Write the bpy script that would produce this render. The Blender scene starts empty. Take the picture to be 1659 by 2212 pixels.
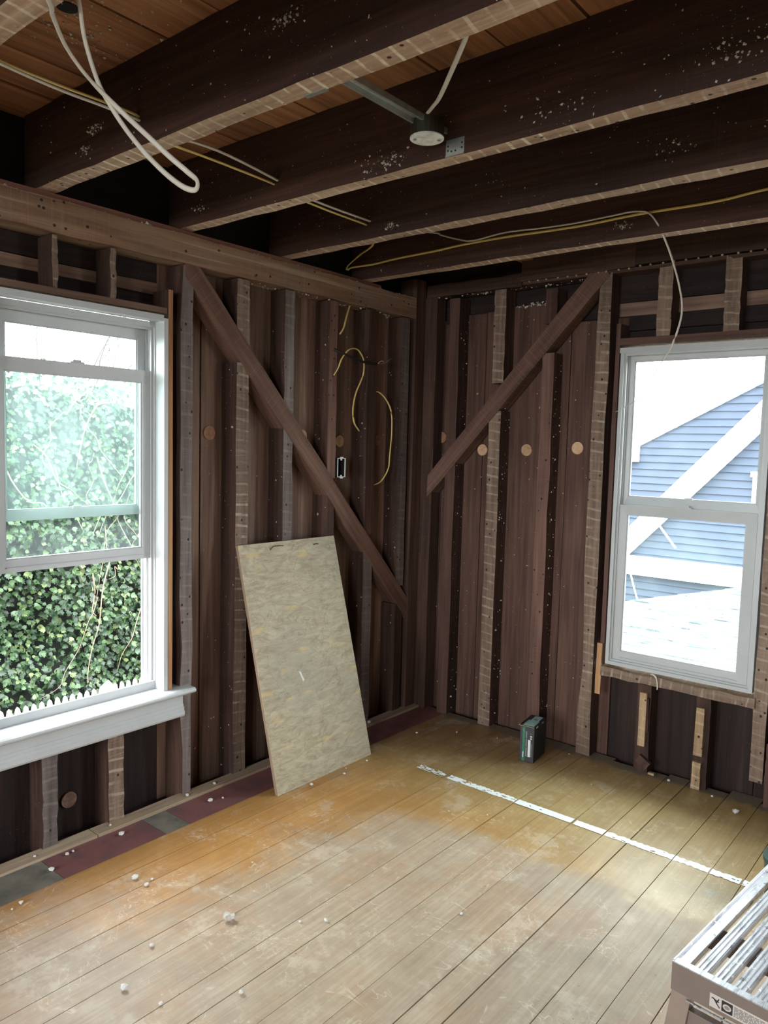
import bpy, bmesh, math, random
from mathutils import Vector, Matrix, noise
rnd = random.Random(7)
sc = bpy.context.scene
COL = sc.collection

# ------------------------------------------------------------------ camera
cam_d = bpy.data.cameras.new('camera'); cam = bpy.data.objects.new('camera', cam_d); COL.objects.link(cam)
R = ((0.7705022962665751, -0.07482217038828143, 0.6330306898297443),
     (0.6368956778463546, 0.04943763620259682, -0.7693632533903164),
     (0.026269887486770997, 0.9959706636970221, 0.08574572914347235))
M = Matrix(R).to_4x4(); M.translation = Vector((2.62158, -3.49250, 1.5))
cam.matrix_world = M
cam_d.sensor_fit = 'VERTICAL'; cam_d.sensor_height = 36.0; cam_d.lens = 36.0 * 1649.456 / 2212
cam_d.clip_start = .05; cam_d.clip_end = 300
sc.camera = cam
# ------------------------------------------------------------------ world, exposure, lights
w = bpy.data.worlds.new('overcast'); sc.world = w; w.use_nodes = True
nt = w.node_tree; nt.nodes.clear()
o_ = nt.nodes.new('ShaderNodeOutputWorld'); b_ = nt.nodes.new('ShaderNodeBackground')
b_.inputs[0].default_value = (.93, .97, 1.0, 1); b_.inputs[1].default_value = 9.5
nt.links.new(b_.outputs[0], o_.inputs[0])
vs = sc.view_settings
vs.view_transform = 'Standard'; vs.look = 'None'; vs.gamma = 1; vs.use_curve_mapping = False; vs.exposure = 1.15
sc.cycles.use_denoising = True
sc.cycles.max_bounces = 10; sc.cycles.diffuse_bounces = 5; sc.cycles.transparent_max_bounces = 12
sc.cycles.sample_clamp_indirect = 8

def area(name, loc, direction, sx, sy, power, portal=False, color=(.95, .97, 1)):
    d = bpy.data.lights.new(name, 'AREA'); d.shape = 'RECTANGLE'; d.size = sx; d.size_y = sy
    d.energy = power; d.color = color
    o = bpy.data.objects.new(name, d); COL.objects.link(o); o.location = loc
    o.rotation_euler = Vector(direction).to_track_quat('-Z', 'Z' if abs(direction[2]) < .9 else 'Y').to_euler()
    if portal: d.cycles.is_portal = True
    return o
area('portal', (-.16, -2.02, 1.22), (1, 0, 0), .64, 1.5, 1, True)
area('portal', (1.49, .18, 1.22), (0, -1, 0), .66, 1.5, 1, True)
# unseen openings added for daylight: one further along right wall, two behind the camera
area('portal', (3.8, .2, 1.475), (0, -1, 0), 1.6, 1.35, 1, True)
area('portal', (1.0, -5.95, 1.425), (0, 1, 0), 1.1, 1.65, 1, True)
area('portal', (3.2, -5.95, 1.425), (0, 1, 0), 1.1, 1.65, 1, True)

# ------------------------------------------------------------------ helpers
def link(o, parent=None):
    COL.objects.link(o)
    if parent is not None: o.parent = parent
    return o
def mesh_obj(name, bm, mat, parent=None, recalc=True, smooth=False):
    if recalc: bmesh.ops.recalc_face_normals(bm, faces=bm.faces[:])
    me = bpy.data.meshes.new(name); bm.to_mesh(me); bm.free()
    for m in (mat if isinstance(mat, (list, tuple)) else [mat]): me.materials.append(m)
    if smooth:
        for p in me.polygons: p.use_smooth = True
    return link(bpy.data.objects.new(name, me), parent)
def empty(name, loc=(0, 0, 0), rz=0):
    o = bpy.data.objects.new(name, None); o.location = loc; o.rotation_euler = (0, 0, rz); o.empty_display_size = .1
    return link(o)
def tag(o, label=None, cat=None, group=None, kind=None):
    if label: o['label'] = label
    if cat: o['category'] = cat
    if group: o['group'] = group
    if kind: o['kind'] = kind
    return o
def bx(bm, lo, hi, mi=0):
    x0, y0, z0 = lo; x1, y1, z1 = hi
    v = [bm.verts.new(p) for p in ((x0,y0,z0),(x1,y0,z0),(x1,y1,z0),(x0,y1,z0),(x0,y0,z1),(x1,y0,z1),(x1,y1,z1),(x0,y1,z1))]
    for q in ((0,3,2,1),(4,5,6,7),(0,1,5,4),(1,2,6,5),(2,3,7,6),(3,0,4,7)):
        bm.faces.new([v[i] for i in q]).material_index = mi
    return v
def box(name, lo, hi, mat, parent=None, bev=0.0):
    c = (Vector(lo) + Vector(hi)) / 2; h = (Vector(hi) - Vector(lo)) / 2
    bm = bmesh.new(); bx(bm, -h, h)
    if bev: bmesh.ops.bevel(bm, geom=bm.edges[:], offset=bev, segments=1, affect='EDGES')
    o = mesh_obj(name, bm, mat, parent); o.location = c
    return o
def poly_prism(bm, pts, n, t, mi=0):
    """pts: list of 3-D points (planar), extruded by t along n"""
    n = Vector(n) * t
    a = [bm.verts.new(p) for p in pts]; b = [bm.verts.new(Vector(p) + n) for p in pts]
    bm.faces.new(a).material_index = mi; bm.faces.new(b[::-1]).material_index = mi
    for i in range(len(pts)):
        j = (i + 1) % len(pts); bm.faces.new((a[i], b[i], b[j], a[j])).material_index = mi
def catmull(pts, k=6):
    P = [Vector(p) for p in pts]
    if len(P) < 3: return P
    P = [2*P[0]-P[1]] + P + [2*P[-1]-P[-2]]; out = []
    for i in range(1, len(P)-2):
        for s in range(k):
            t = s/k; a, b, c, d = P[i-1], P[i], P[i+1], P[i+2]
            out.append(.5*((2*b)+(c-a)*t+(2*a-5*b+4*c-d)*t*t+(3*b-a-3*c+d)*t*t*t))
    out.append(P[-2]); return out
def tube(bm, pts, r, n=8, flat=1.0, smooth=5, up=(0, 0, 1), taper=None, mi=0):
    P = catmull(pts, smooth) if smooth > 1 else [Vector(p) for p in pts]
    rings = []; N = len(P)
    for i, p in enumerate(P):
        t = (P[min(i+1, N-1)] - P[max(i-1, 0)]).normalized()
        u = Vector(up)
        if abs(t.dot(u)) > .95: u = Vector((1, 0, 0)) if abs(t.x) < .9 else Vector((0, 1, 0))
        a = t.cross(u).normalized(); b = a.cross(t).normalized()
        rr = r if taper is None else r*(1-(1-taper)*i/(N-1))
        rings.append([bm.verts.new(p + a*math.cos(2*math.pi*k/n)*rr + b*math.sin(2*math.pi*k/n)*rr*flat) for k in range(n)])
    for i in range(N-1):
        for k in range(n):
            bm.faces.new((rings[i][k], rings[i][(k+1) % n], rings[i+1][(k+1) % n], rings[i+1][k])).material_index = mi
    bm.faces.new(rings[0][::-1]).material_index = mi; bm.faces.new(rings[-1]).material_index = mi
def cyl(bm, c, axis, r, h, n=20, mi=0, r2=None):
    c = Vector(c); ax = Vector(axis).normalized(); a = ax.orthogonal().normalized(); b = ax.cross(a)
    r2 = r if r2 is None else r2
    A = [bm.verts.new(c + (a*math.cos(2*math.pi*k/n)+b*math.sin(2*math.pi*k/n))*r) for k in range(n)]
    B = [bm.verts.new(c + ax*h + (a*math.cos(2*math.pi*k/n)+b*math.sin(2*math.pi*k/n))*r2) for k in range(n)]
    bm.faces.new(A[::-1]).material_index = mi; bm.faces.new(B).material_index = mi
    for k in range(n): bm.faces.new((A[k], A[(k+1) % n], B[(k+1) % n], B[k])).material_index = mi

# ------------------------------------------------------------------ materials
def new_mat(name):
    m = bpy.data.materials.new(name); m.use_nodes = True
    t = m.node_tree; t.nodes.clear()
    out = t.nodes.new('ShaderNodeOutputMaterial'); p = t.nodes.new('ShaderNodeBsdfPrincipled')
    t.links.new(p.outputs[0], out.inputs[0])
    return m, t, p, out
class N:
    """tiny node-building helper"""
    def __init__(s, t): s.t = t
    def n(s, typ, **kw):
        x = s.t.nodes.new(typ)
        for k, v in kw.items(): setattr(x, k, v)
        return x
    def l(s, a, b): s.t.links.new(a, b)
    def math(s, op, a, b=None, c=None, clamp=False):
        x = s.n('ShaderNodeMath', operation=op, use_clamp=clamp)
        for i, v in enumerate((a, b, c)):
            if v is None: continue
            if isinstance(v, (int, float)): x.inputs[i].default_value = v
            else: s.l(v, x.inputs[i])
        return x.outputs[0]
    def mapping(s, vec, scale, loc=(0, 0, 0)):
        x = s.n('ShaderNodeMapping'); s.l(vec, x.inputs[0]); x.inputs[3].default_value = scale; x.inputs[1].default_value = loc
        return x.outputs[0]
    def noise(s, vec, scale, detail=3, rough=.55, dist=0):
        x = s.n('ShaderNodeTexNoise'); s.l(vec, x.inputs['Vector']); x.inputs['Scale'].default_value = scale
        x.inputs['Detail'].default_value = detail; x.inputs['Roughness'].default_value = rough; x.inputs['Distortion'].default_value = dist
        return x.outputs['Fac']
    def voronoi(s, vec, scale):
        x = s.n('ShaderNodeTexVoronoi'); s.l(vec, x.inputs['Vector']); x.inputs['Scale'].default_value = scale
        return x.outputs['Distance']
    def ramp(s, fac, stops):
        x = s.n('ShaderNodeValToRGB'); s.l(fac, x.inputs[0]); e = x.color_ramp.elements
        while len(e) < len(stops): e.new(.5)
        for el, (p, c) in zip(e, stops): el.position = p; el.color = c if len(c) == 4 else (*c, 1)
        return x.outputs[0]
    def step(s, fac, a, b):
        x = s.n('ShaderNodeMapRange'); x.interpolation_type = 'SMOOTHSTEP'; s.l(fac, x.inputs[0])
        x.inputs[1].default_value = a; x.inputs[2].default_value = b
        return x.outputs[0]
    def mix(s, fac, a, b, mode='MIX'):
        x = s.n('ShaderNodeMix', data_type='RGBA', blend_type=mode)
        for i, v in ((0, fac), (6, a), (7, b)):
            if isinstance(v, (int, float)): x.inputs[i].default_value = v
            elif isinstance(v, tuple): x.inputs[i].default_value = (*v, 1) if len(v) == 3 else v
            else: s.l(v, x.inputs[i])
        return x.outputs[2]
    def objvec(s):
        tc = s.n('ShaderNodeTexCoord'); oi = s.n('ShaderNodeObjectInfo')
        mul = s.n('ShaderNodeVectorMath', operation='SCALE'); mul.inputs[0].default_value = (7.3, 5.1, 11.7); s.l(oi.outputs['Random'], mul.inputs[3])
        ad = s.n('ShaderNodeVectorMath', operation='ADD'); s.l(tc.outputs['Object'], ad.inputs[0]); s.l(mul.outputs[0], ad.inputs[1])
        return ad.outputs[0], tc.outputs['Object'], oi.outputs['Random']
def C(r, g, b):
    f = lambda v: (v/255/12.92) if v/255 <= .04045 else ((v/255+.055)/1.055)**2.4
    return (f(r), f(g), f(b))
def wood(name, dark, mid, light, rough=.75, marks=0.0, nails=False, specks=.0, saw=.0, grey=.0, var=.35, pitch=.047, markcol=(190, 180, 158), bump=.25, spec=.3, dim=1.0, lines=0):
    dark, mid, light = [(c[0]*dim, c[1]*dim*1.01, c[2]*dim*1.10) for c in (dark, mid, light)]
    m, t, p, out = new_mat(name); q = N(t)
    v, raw, rand = q.objvec()
    g = q.noise(q.mapping(v, (55, 55, 2.2)), 1, 5, .6, .4)
    big = q.noise(q.mapping(v, (9, 9, 1.1)), 1, 3, .5, .6)
    f = q.math('ADD', q.math('MULTIPLY', g, .6), q.math('MULTIPLY', big, .5))
    col = q.ramp(f, [(.3, dark), (.52, mid), (.78, light)])
    # per-piece tone
    hsv = q.n('ShaderNodeHueSaturation'); q.l(col, hsv.inputs['Color'])
    q.l(q.math('ADD', q.math('MULTIPLY', rand, var*2), 1-var), hsv.inputs['Value'])
    hsv.inputs['Hue'].default_value = .5
    col = hsv.outputs[0]
    if saw:
        s_ = q.noise(q.mapping(v, (3, 3, 210)), 1, 2, .6)
        col = q.mix(q.math('MULTIPLY', q.step(s_, .5, .75), saw), col, light)
    if lines:
        ln = q.noise(q.mapping(v, (46, 8, .8)), 1, 3, .6)
        col = q.mix(q.math('MULTIPLY', q.step(ln, .54, .62), lines), col, C(176, 158, 132))
    if grey:
        gr = q.noise(v, 3.5, 3, .6)
        col = q.mix(q.math('MULTIPLY', q.step(gr, .45, .7), grey), col, C(120, 115, 108))
    if marks:
        sp = q.n('ShaderNodeSeparateXYZ'); q.l(raw, sp.inputs[0])
        wob = q.math('MULTIPLY', q.noise(v, 9, 2), .022)
        z = q.math('ADD', q.math('ADD', sp.outputs[2], wob), q.math('ADD', q.math('MULTIPLY', sp.outputs[0], .12), q.math('MULTIPLY', rand, .05)))
        fr = q.math('FRACT', q.math('DIVIDE', z, pitch))
        st = q.math('MULTIPLY', q.step(fr, .0, .07), q.math('SUBTRACT', 1, q.step(q.math('SUBTRACT', fr, q.math('MULTIPLY', q.noise(q.mapping(v, (2, 2, 6)), 1, 2), .32)), .03, .10)))
        brk = q.step(q.noise(q.mapping(v, (14, 14, 20)), 1, 4, .7), .36, .6)
        fade = q.step(q.noise(q.mapping(v, (1, 1, 2.0)), 1, 2), .25, .6)
        st = q.math('MULTIPLY', q.math('MULTIPLY', st, brk), q.math('MULTIPLY', fade, marks))
        dust = q.math('MULTIPLY', q.step(q.noise(q.mapping(v, (60, 60, 30)), 1, 3, .7), .5, .8), marks*.35)
        col = q.mix(dust, col, C(*markcol)); col = q.mix(st, col, C(*markcol))
    if nails:
        vo = q.voronoi(q.mapping(v, (24, 24, 21)), 1)
        col = q.mix(q.math('MULTIPLY', q.math('SUBTRACT', 1, q.step(vo, .10, .15)), .92), col, (.01, .008, .007))
    if specks:
        no = q.noise(v, 170, 2, .5); cl = q.noise(v, 2.6, 3, .6)
        sk = q.math('MULTIPLY', q.step(no, .69, .74), q.step(cl, .5, .66))
        col = q.mix(q.math('MULTIPLY', sk, specks), col, C(165, 155, 140))
    q.l(col, p.inputs['Base Color']); p.inputs['Roughness'].default_value = rough
    p.inputs['Specular IOR Level'].default_value = spec
    bp = q.n('ShaderNodeBump'); bp.inputs['Strength'].default_value = bump; bp.inputs['Distance'].default_value = .01
    q.l(g, bp.inputs['Height']); q.l(bp.outputs[0], p.inputs['Normal'])
    return m
def plain(name, col, rough=.5, metal=0, var=0.0, scale=8, col2=None, bump=0, spec=.5):
    m, t, p, out = new_mat(name); q = N(t)
    v, raw, rand = q.objvec()
    n_ = q.noise(v, scale, 4, .6)
    c = q.mix(q.step(n_, .35, .7), col, col2 or tuple(x*(1-var) for x in col))
    q.l(c, p.inputs['Base Color']); p.inputs['Roughness'].default_value = rough; p.inputs['Metallic'].default_value = metal
    p.inputs['Specular IOR Level'].default_value = spec
    if bump:
        bp = q.n('ShaderNodeBump'); bp.inputs['Strength'].default_value = bump; bp.inputs['Distance'].default_value = .01
        q.l(n_, bp.inputs['Height']); q.l(bp.outputs[0], p.inputs['Normal'])
    return m

JOIST = wood('old_joist_wood', C(34, 22, 18), C(62, 40, 32), C(92, 62, 48), specks=.5, saw=.22, var=.18, dim=0.8)
JOIST_UNDER = wood('joist_underside', C(124, 100, 80), C(168, 140, 114), C(200, 176, 148), marks=.95, nails=True, markcol=(225, 215, 196), var=.1)
STUD = wood('old_stud_wood', C(40, 28, 23), C(76, 53, 43), C(108, 80, 64), specks=.55, saw=.2, var=.2, dim=0.72)
STUD_MARK = wood('stud_face_lath_marks', C(72, 58, 48), C(108, 88, 72), C(142, 122, 102), marks=.45, nails=True, saw=.4, specks=.4, var=.15, dim=1.15)
STUD_GREY = wood('stud_face_weathered', C(64, 56, 52), C(98, 86, 80), C(128, 118, 110), marks=.14, nails=True, specks=.5, saw=.3, var=.12, dim=1.1)
STUD_ORANGE = wood('stud_reddish', C(70, 50, 42), C(100, 72, 60), C(126, 94, 80), specks=.2, saw=.2, var=.08, dim=0.75)
STUD_PLAIN = wood('stud_face_plain', C(62, 44, 36), C(98, 72, 60), C(128, 98, 82), specks=.5, saw=.3, nails=True, var=.1, dim=1)
SHEATH_BRIGHT = wood('sheathing_wood_brightened', C(58, 43, 35), C(92, 71, 57), C(122, 98, 80), specks=.3, var=.26, bump=.15, dim=1.6)  # left-wall boards: colour brightened to make up for weak light there
SHEATH_R = wood('sheathing_wood_reddish', C(52, 35, 29), C(88, 62, 50), C(120, 90, 72), specks=.3, var=.26, bump=.15, dim=.92)
LEDGERW = wood('reddish_lath', C(96, 62, 48), C(132, 88, 68), C(160, 114, 90), var=.05)
SHEATH_DK = wood('sheathing_wood_dark', C(30, 21, 18), C(52, 37, 31), C(80, 58, 48), specks=.35, var=.2, dim=0.55)
BEAM = wood('girt_beam_wood', C(78, 58, 42), C(116, 88, 66), C(146, 116, 90), saw=.35, grey=.3, nails=True, var=.05, lines=.55, dim=1.25)
BRACE = wood('brace_wood', C(62, 44, 36), C(98, 72, 58), C(128, 98, 80), saw=.5, specks=.5, var=.08, dim=1.05)
CEILB = wood('ceiling_board_wood', C(84, 54, 32), C(132, 88, 54), C(168, 118, 78), specks=.6, var=.16, dim=1.2)
RAWWOOD = wood('raw_wood_edge', C(128, 88, 56), C(164, 120, 80), C(190, 150, 108), var=.1)
LATHW = wood('lath_wood', C(104, 82, 58), C(150, 122, 88), C(186, 158, 120), marks=.5, nails=True, var=.12)
BASEW = wood('pale_shoe_strip', C(120, 100, 78), C(160, 138, 110), C(188, 168, 140), specks=.5, var=.08)
PLUGB = wood('plug_wood_brown', C(100, 68, 48), C(136, 98, 72), C(160, 122, 94), var=.1)
PLUGW = wood('plug_wood', C(150, 112, 78), C(188, 150, 112), C(210, 178, 142), var=.15)
SUBF = plain('subfloor_red_paint', C(128, 82, 80), .65, 0, 0, 9, C(104, 76, 78))
SUBG = plain('subfloor_grey_paint', C(128, 122, 110), .7, 0, 0, 9, C(92, 90, 82))
VINYL = plain('white_vinyl', C(178, 180, 180), .35, 0, .05, 5)
PAINTW = plain('white_trim_paint', C(182, 185, 186), .4, 0, .06, 7, bump=.05)
GALV = plain('galvanised_steel', C(196, 202, 200), .32, .75, .2, 30)
BOXDARK = plain('dark_galvanised', C(88, 90, 86), .45, .8, .3, 20)
PLATEW = plain('zinc_cover', C(236, 238, 236), .45, 0, .0, 26, C(190, 192, 190))
CABW = plain('white_cable_sheath', C(205, 198, 186), .5, 0, .08, 20)
CABY = plain('yellow_cable_sheath', C(222, 196, 118), .5, 0, .1, 20)
BLACKR = plain('black_cable', C(26, 22, 22), .55, 0, .1)
PLAST = plain('plaster_crumb', C(214, 212, 206), .9, 0, .12, 30)
FLUFF = plain('insulation_fluff', C(196, 190, 178), 1.0, 0, .2, 60)
ALU = plain('aluminium', C(200, 202, 206), .33, .9, .18, 40)
ALUSIDE = plain('aluminium_side', C(136, 122, 114), .45, .6, .12, 6)
DARKVOID = plain('void_shade_black', C(22, 19, 18), .95, 0, .3)  # near-black colour stands for unlit depth behind boards and in the knot hole

def floor_material():
    m, t, p, out = new_mat('varnished_pine_floor'); q = N(t)
    v, raw, rand = q.objvec()
    geo = q.n('ShaderNodeNewGeometry'); pos = geo.outputs['Position']
    s = q.n('ShaderNodeSeparateXYZ'); q.l(pos, s.inputs[0]); X, Y = s.outputs[0], s.outputs[1]
    g0 = q.noise(q.mapping(v, (80, 80, 2.6)), 1, 6, .65, .6)
    bl = q.noise(pos, 6.5, 6, .72)
    g = q.math('ADD', q.math('MULTIPLY', g0, .5), q.math('MULTIPLY', bl, .5))
    big = q.noise(pos, 1.7, 4, .6, .3)
    fine = q.noise(pos, 16, 6, .7)
    orange = q.ramp(g, [(.3, C(146, 102, 56)), (.5, C(166, 122, 70)), (.7, C(184, 144, 92))])
    olive = q.ramp(g, [(.3, C(142, 114, 72)), (.5, C(160, 134, 90)), (.7, C(176, 154, 112))])
    bare = q.ramp(g, [(.3, C(138, 122, 104)), (.5, C(160, 144, 124)), (.7, C(178, 165, 147))])
    pink = q.ramp(g, [(.3, C(140, 117, 97)), (.5, C(161, 138, 115)), (.7, C(178, 158, 136))])
    fin = q.mix(q.step(q.math('ADD', Y, q.math('MULTIPLY', X, .25)), -1.1, -.3), orange, olive)
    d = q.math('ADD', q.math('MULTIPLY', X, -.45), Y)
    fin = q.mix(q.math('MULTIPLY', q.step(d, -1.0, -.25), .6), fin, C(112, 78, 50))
    wob = q.math('MULTIPLY', q.math('SUBTRACT', big, .5), 1.0)
    wob2 = q.math('MULTIPLY', q.math('SUBTRACT', fine, .5), .5)
    wx = q.math('ADD', q.math('ADD', X, q.math('MULTIPLY', Y, -.28)), q.math('ADD', wob, wob2))
    wy = q.math('ADD', q.math('MULTIPLY', Y, -1), q.math('ADD', q.math('MULTIPLY', wob, .25), q.math('MULTIPLY', wob2, .35)))
    worn = q.math('MULTIPLY', q.step(wx, .88, 1.34), q.step(wy, .98, 1.10))
    pk = q.step(q.noise(pos, 2.6, 4, .65), .47, .6)
    wornc = q.mix(pk, bare, pink)
    col = q.mix(q.math('MULTIPLY', worn, .92), fin, wornc)
    # patches where the varnish is worn through, dull haze, blue-green stains
    pt = q.step(q.noise(pos, 4.2, 6, .75), .54, .64)
    col = q.mix(q.math('MULTIPLY', pt, .35), col, C(196, 184, 166))
    bs = q.math('MULTIPLY', q.step(q.noise(q.mapping(pos, (2.2, 4, 1), (3.1, .4, 0)), 1, 5, .7), .60, .68), q.step(Y, -1.35, -.6))
    col = q.mix(q.math('MULTIPLY', bs, .4), col, C(128, 138, 128))
    # scratches: thin contour lines of warped noise
    for sx, sy, lo in ((5, 2.2, 0), (2.4, 6, 4.7), (7, 7, 9.3)):
        nz = q.noise(q.mapping(pos, (sx, sy, 1), (lo, lo*.7, 0)), 1, 4, .62, 1.2)
        ln = q.math('SUBTRACT', 1, q.step(q.math('ABSOLUTE', q.math('SUBTRACT', nz, .5)), .0015, .006))
        msk = q.step(q.noise(q.mapping(pos, (5, 5, 1), (lo, 0, 0)), 1, 3, .6), .5, .62)
        col = q.mix(q.math('MULTIPLY', q.math('MULTIPLY', ln, msk), .3), col, C(222, 210, 190))
    st = q.math('MULTIPLY', q.step(q.noise(pos, 5.3, 6, .75), .60, .72), .45)
    col = q.mix(st, col, C(126, 112, 100))
    dk = q.math('MULTIPLY', q.step(q.noise(q.mapping(pos, (34, 34, 1)), 1, 4, .7), .66, .72), q.step(q.noise(pos, 2.9, 3), .52, .66))
    col = q.mix(q.math('MULTIPLY', dk, .7), col, C(74, 64, 58))
    tiny = q.step(q.noise(pos, 95, 1, .5), .77, .8)
    col = q.mix(q.math('MULTIPLY', tiny, .7), col, C(50, 40, 34))
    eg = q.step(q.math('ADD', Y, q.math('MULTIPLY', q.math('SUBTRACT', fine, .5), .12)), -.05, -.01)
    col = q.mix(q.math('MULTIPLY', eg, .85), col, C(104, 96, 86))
    hsv = q.n('ShaderNodeHueSaturation'); q.l(col, hsv.inputs['Color']); q.l(q.math('ADD', q.math('MULTIPLY', rand, .12), 1.02), hsv.inputs['Value'])
    q.l(hsv.outputs[0], p.inputs['Base Color'])
    q.l(q.math('ADD', q.math('MULTIPLY', worn, .2), q.math('ADD', .30, q.math('MULTIPLY', fine, .2))), p.inputs['Roughness'])
    p.inputs['Specular IOR Level'].default_value = .45
    bp = q.n('ShaderNodeBump'); bp.inputs['Strength'].default_value = .18; bp.inputs['Distance'].default_value = .006
    q.l(g0, bp.inputs['Height']); q.l(bp.outputs[0], p.inputs['Normal'])
    return m
FLOORM = floor_material()

def glass_material(name, tint, haze, hcol=(.85, .95, .95)):
    m, t, p, out = new_mat(name); t.nodes.remove(p); q = N(t)
    tr = q.n('ShaderNodeBsdfTransparent'); tr.inputs[0].default_value = (*tint, 1)
    gl = q.n('ShaderNodeBsdfGlossy'); gl.inputs['Roughness'].default_value = .02
    df = q.n('ShaderNodeBsdfTranslucent'); df.inputs[0].default_value = (*hcol, 1)
    fr = q.n('ShaderNodeFresnel'); fr.inputs[0].default_value = 1.09
    tc = q.n('ShaderNodeTexCoord')
    n1 = q.noise(tc.outputs['Object'], 7, 4, .65)
    hz = q.math('MULTIPLY', q.math('ADD', q.math('MULTIPLY', q.step(n1, .35, .75), .6), .6), haze)
    a = q.n('ShaderNodeMixShader'); q.l(hz, a.inputs[0]); q.l(tr.outputs[0], a.inputs[1]); q.l(df.outputs[0], a.inputs[2])
    b = q.n('ShaderNodeMixShader'); q.l(fr.outputs[0], b.inputs[0]); q.l(a.outputs[0], b.inputs[1]); q.l(gl.outputs[0], b.inputs[2])
    q.l(b.outputs[0], out.inputs[0])
    return m
GLASS = glass_material('window_glass', (.93, .97, .96), .012)
GLASS_HAZY = glass_material('dusty_window_glass', (.90, .965, .95), .022)

# ------------------------------------------------------------------ timber builder
AX = {'x': Vector((1,0,0)), 'y': Vector((0,1,0)), 'z': Vector((0,0,1))}
def dirv(s): return AX[s[1]] * (1 if s[0] == '+' else -1)
def timber_m(name, parent, mtx, w_, d_, l_, mat, fmat=None, jit=.0025, segs=6, cut0=0, cut1=0, seed=None, nick=0):
    """local Z = length, local -Y = front face, centred; cut0/cut1 skew the ends across the width"""
    r = random.Random(seed if seed is not None else rnd.random())
    bm = bmesh.new(); rings = []
    for i in range(segs+1):
        z = -l_/2 + l_*i/segs; ring = []
        sk = cut0 if i == 0 else (cut1 if i == segs else 0)
        nk = nick if (nick and r.random() < .25) else 0
        for sx, sy in ((-1,-1),(1,-1),(1,1),(-1,1)):
            j = jit if sy < 0 else jit*.4
            ring.append(bm.verts.new((sx*w_/2 + r.uniform(-j, j) - (nk*sx if sy < 0 and sx < 0 else 0), sy*d_/2 + (r.uniform(-j, j)*.5), z + sk*sx)))
        rings.append(ring)
    for i in range(segs):
        for k in range(4):
            f = bm.faces.new((rings[i][k], rings[i][(k+1) % 4], rings[i+1][(k+1) % 4], rings[i+1][k]))
            f.material_index = 1 if (k == 0 and fmat) else 0
    bm.faces.new(rings[0][::-1]); bm.faces.new(rings[-1])
    o = mesh_obj(name, bm, [mat, fmat] if fmat else mat, parent)
    o.matrix_local = mtx if parent is None else Matrix.Translation(-parent.location) @ mtx
    return o
def timber(name, parent, lo, hi, axis, front, mat, fmat=None, **kw):
    lo, hi = Vector(lo), Vector(hi); c = (lo+hi)/2; s = hi-lo
    Z = AX[axis]; Y = -dirv(front); X = Y.cross(Z)
    mt = Matrix((X, Y, Z)).transposed().to_4x4(); mt.translation = c
    ext = lambda a: abs(s.dot(Vector((abs(a.x), abs(a.y), abs(a.z)))))
    return timber_m(name, parent, mt, ext(X), ext(Y), ext(Z), mat, fmat, **kw)
def fluff(name, parent, n, sampler, smin=.002, smax=.007, mat=None):
    """loose plaster and insulation bits clinging to the timbers (uncountable)"""
    bm = bmesh.new(); r = random.Random(hash(name) % 1000 + n)
    for _ in range(n):
        p, nr = sampler(r); p = Vector(p); nr = Vector(nr)
        a = nr.orthogonal().normalized(); a.rotate(Matrix.Rotation(r.uniform(0, 6.28), 3, nr)); b = nr.cross(a)
        s = smin + (smax-smin)*r.random()**3
        k = r.uniform(.4, 1.6)
        q_ = [p + a*s*k*r.uniform(.5, 1), p + b*s*r.uniform(.4, 1), p - a*s*k*r.uniform(.5, 1), p - b*s*r.uniform(.4, 1)]
        top = bm.verts.new(p + nr*s*r.uniform(.5, 1.1)); vv = [bm.verts.new(x) for x in q_]
        for i in range(4): bm.faces.new((vv[i], vv[(i+1) % 4], top))
    o = mesh_obj(name, bm, mat or FLUFF, parent); o['kind'] = 'stuff'
    return o

ZC = 2.60      # underside of the ceiling boards
ZJ = 2.345     # underside of the joists
XR, YB = 4.9, -5.8   # far sides of the room
# ================================================================== FLOOR
bm = bmesh.new(); bx(bm, (-.15, YB, -.14), (XR, .14, -.03)); floor = mesh_obj('floor', bm, SHEATH_DK); tag(floor, kind='structure')
edges = [.223, .35, .455, .583, .712, .805, .975, 1.08, 1.213, 1.341, 1.478, 1.574, 1.749, 1.88, 1.989, 2.13, 2.29, 2.42, 2.58, 2.72, 2.88, 3.04, 3.18, 3.34, 3.5, 3.66, 3.82, 3.98, 4.14, 4.3, 4.46, 4.62, 4.78, 4.9]
endy = {1.341: .04, 1.478: .062, 1.574: .038, 1.749: .085, 1.88: .03}
rf = random.Random(3)
for a, b in zip(edges, edges[1:]):
    g = rf.choice((.0006, .0010, .0015, .0020))
    top = rf.uniform(-.0012, .0006)
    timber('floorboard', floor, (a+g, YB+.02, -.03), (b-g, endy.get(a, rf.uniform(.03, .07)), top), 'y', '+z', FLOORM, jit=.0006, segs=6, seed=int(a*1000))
# painted sub-floor boards and pale strip along the left-hand wall
tag(timber('subfloor_board', floor, (.05, -5.7, -.03), (.219, -2.24, -.004), 'y', '+z', SUBG, jit=.001), 'bare grey-painted board')
tag(timber('subfloor_board', floor, (.05, -2.238, -.03), (.219, -1.832, -.004), 'y', '+z', SUBF, jit=.001), 'dark red painted board')
tag(timber('subfloor_board', floor, (.05, -1.83, -.03), (.219, -1.722, -.0045), 'y', '+z', SUBG, jit=.001, segs=3), 'short grey patch board')
tag(timber('subfloor_board', floor, (.05, -1.72, -.03), (.219, .05, -.004), 'y', '+z', SUBF, jit=.001), 'dark red painted board running behind the plywood')
timber('shoe_strip', floor, (-.016, -5.7, -.03), (.047, -2.02, .006), 'y', '+z', BASEW, jit=.002)
timber('shoe_strip', floor, (-.016, -2.016, -.03), (.047, -.92, .007), 'y', '+z', BASEW, jit=.002)
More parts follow.
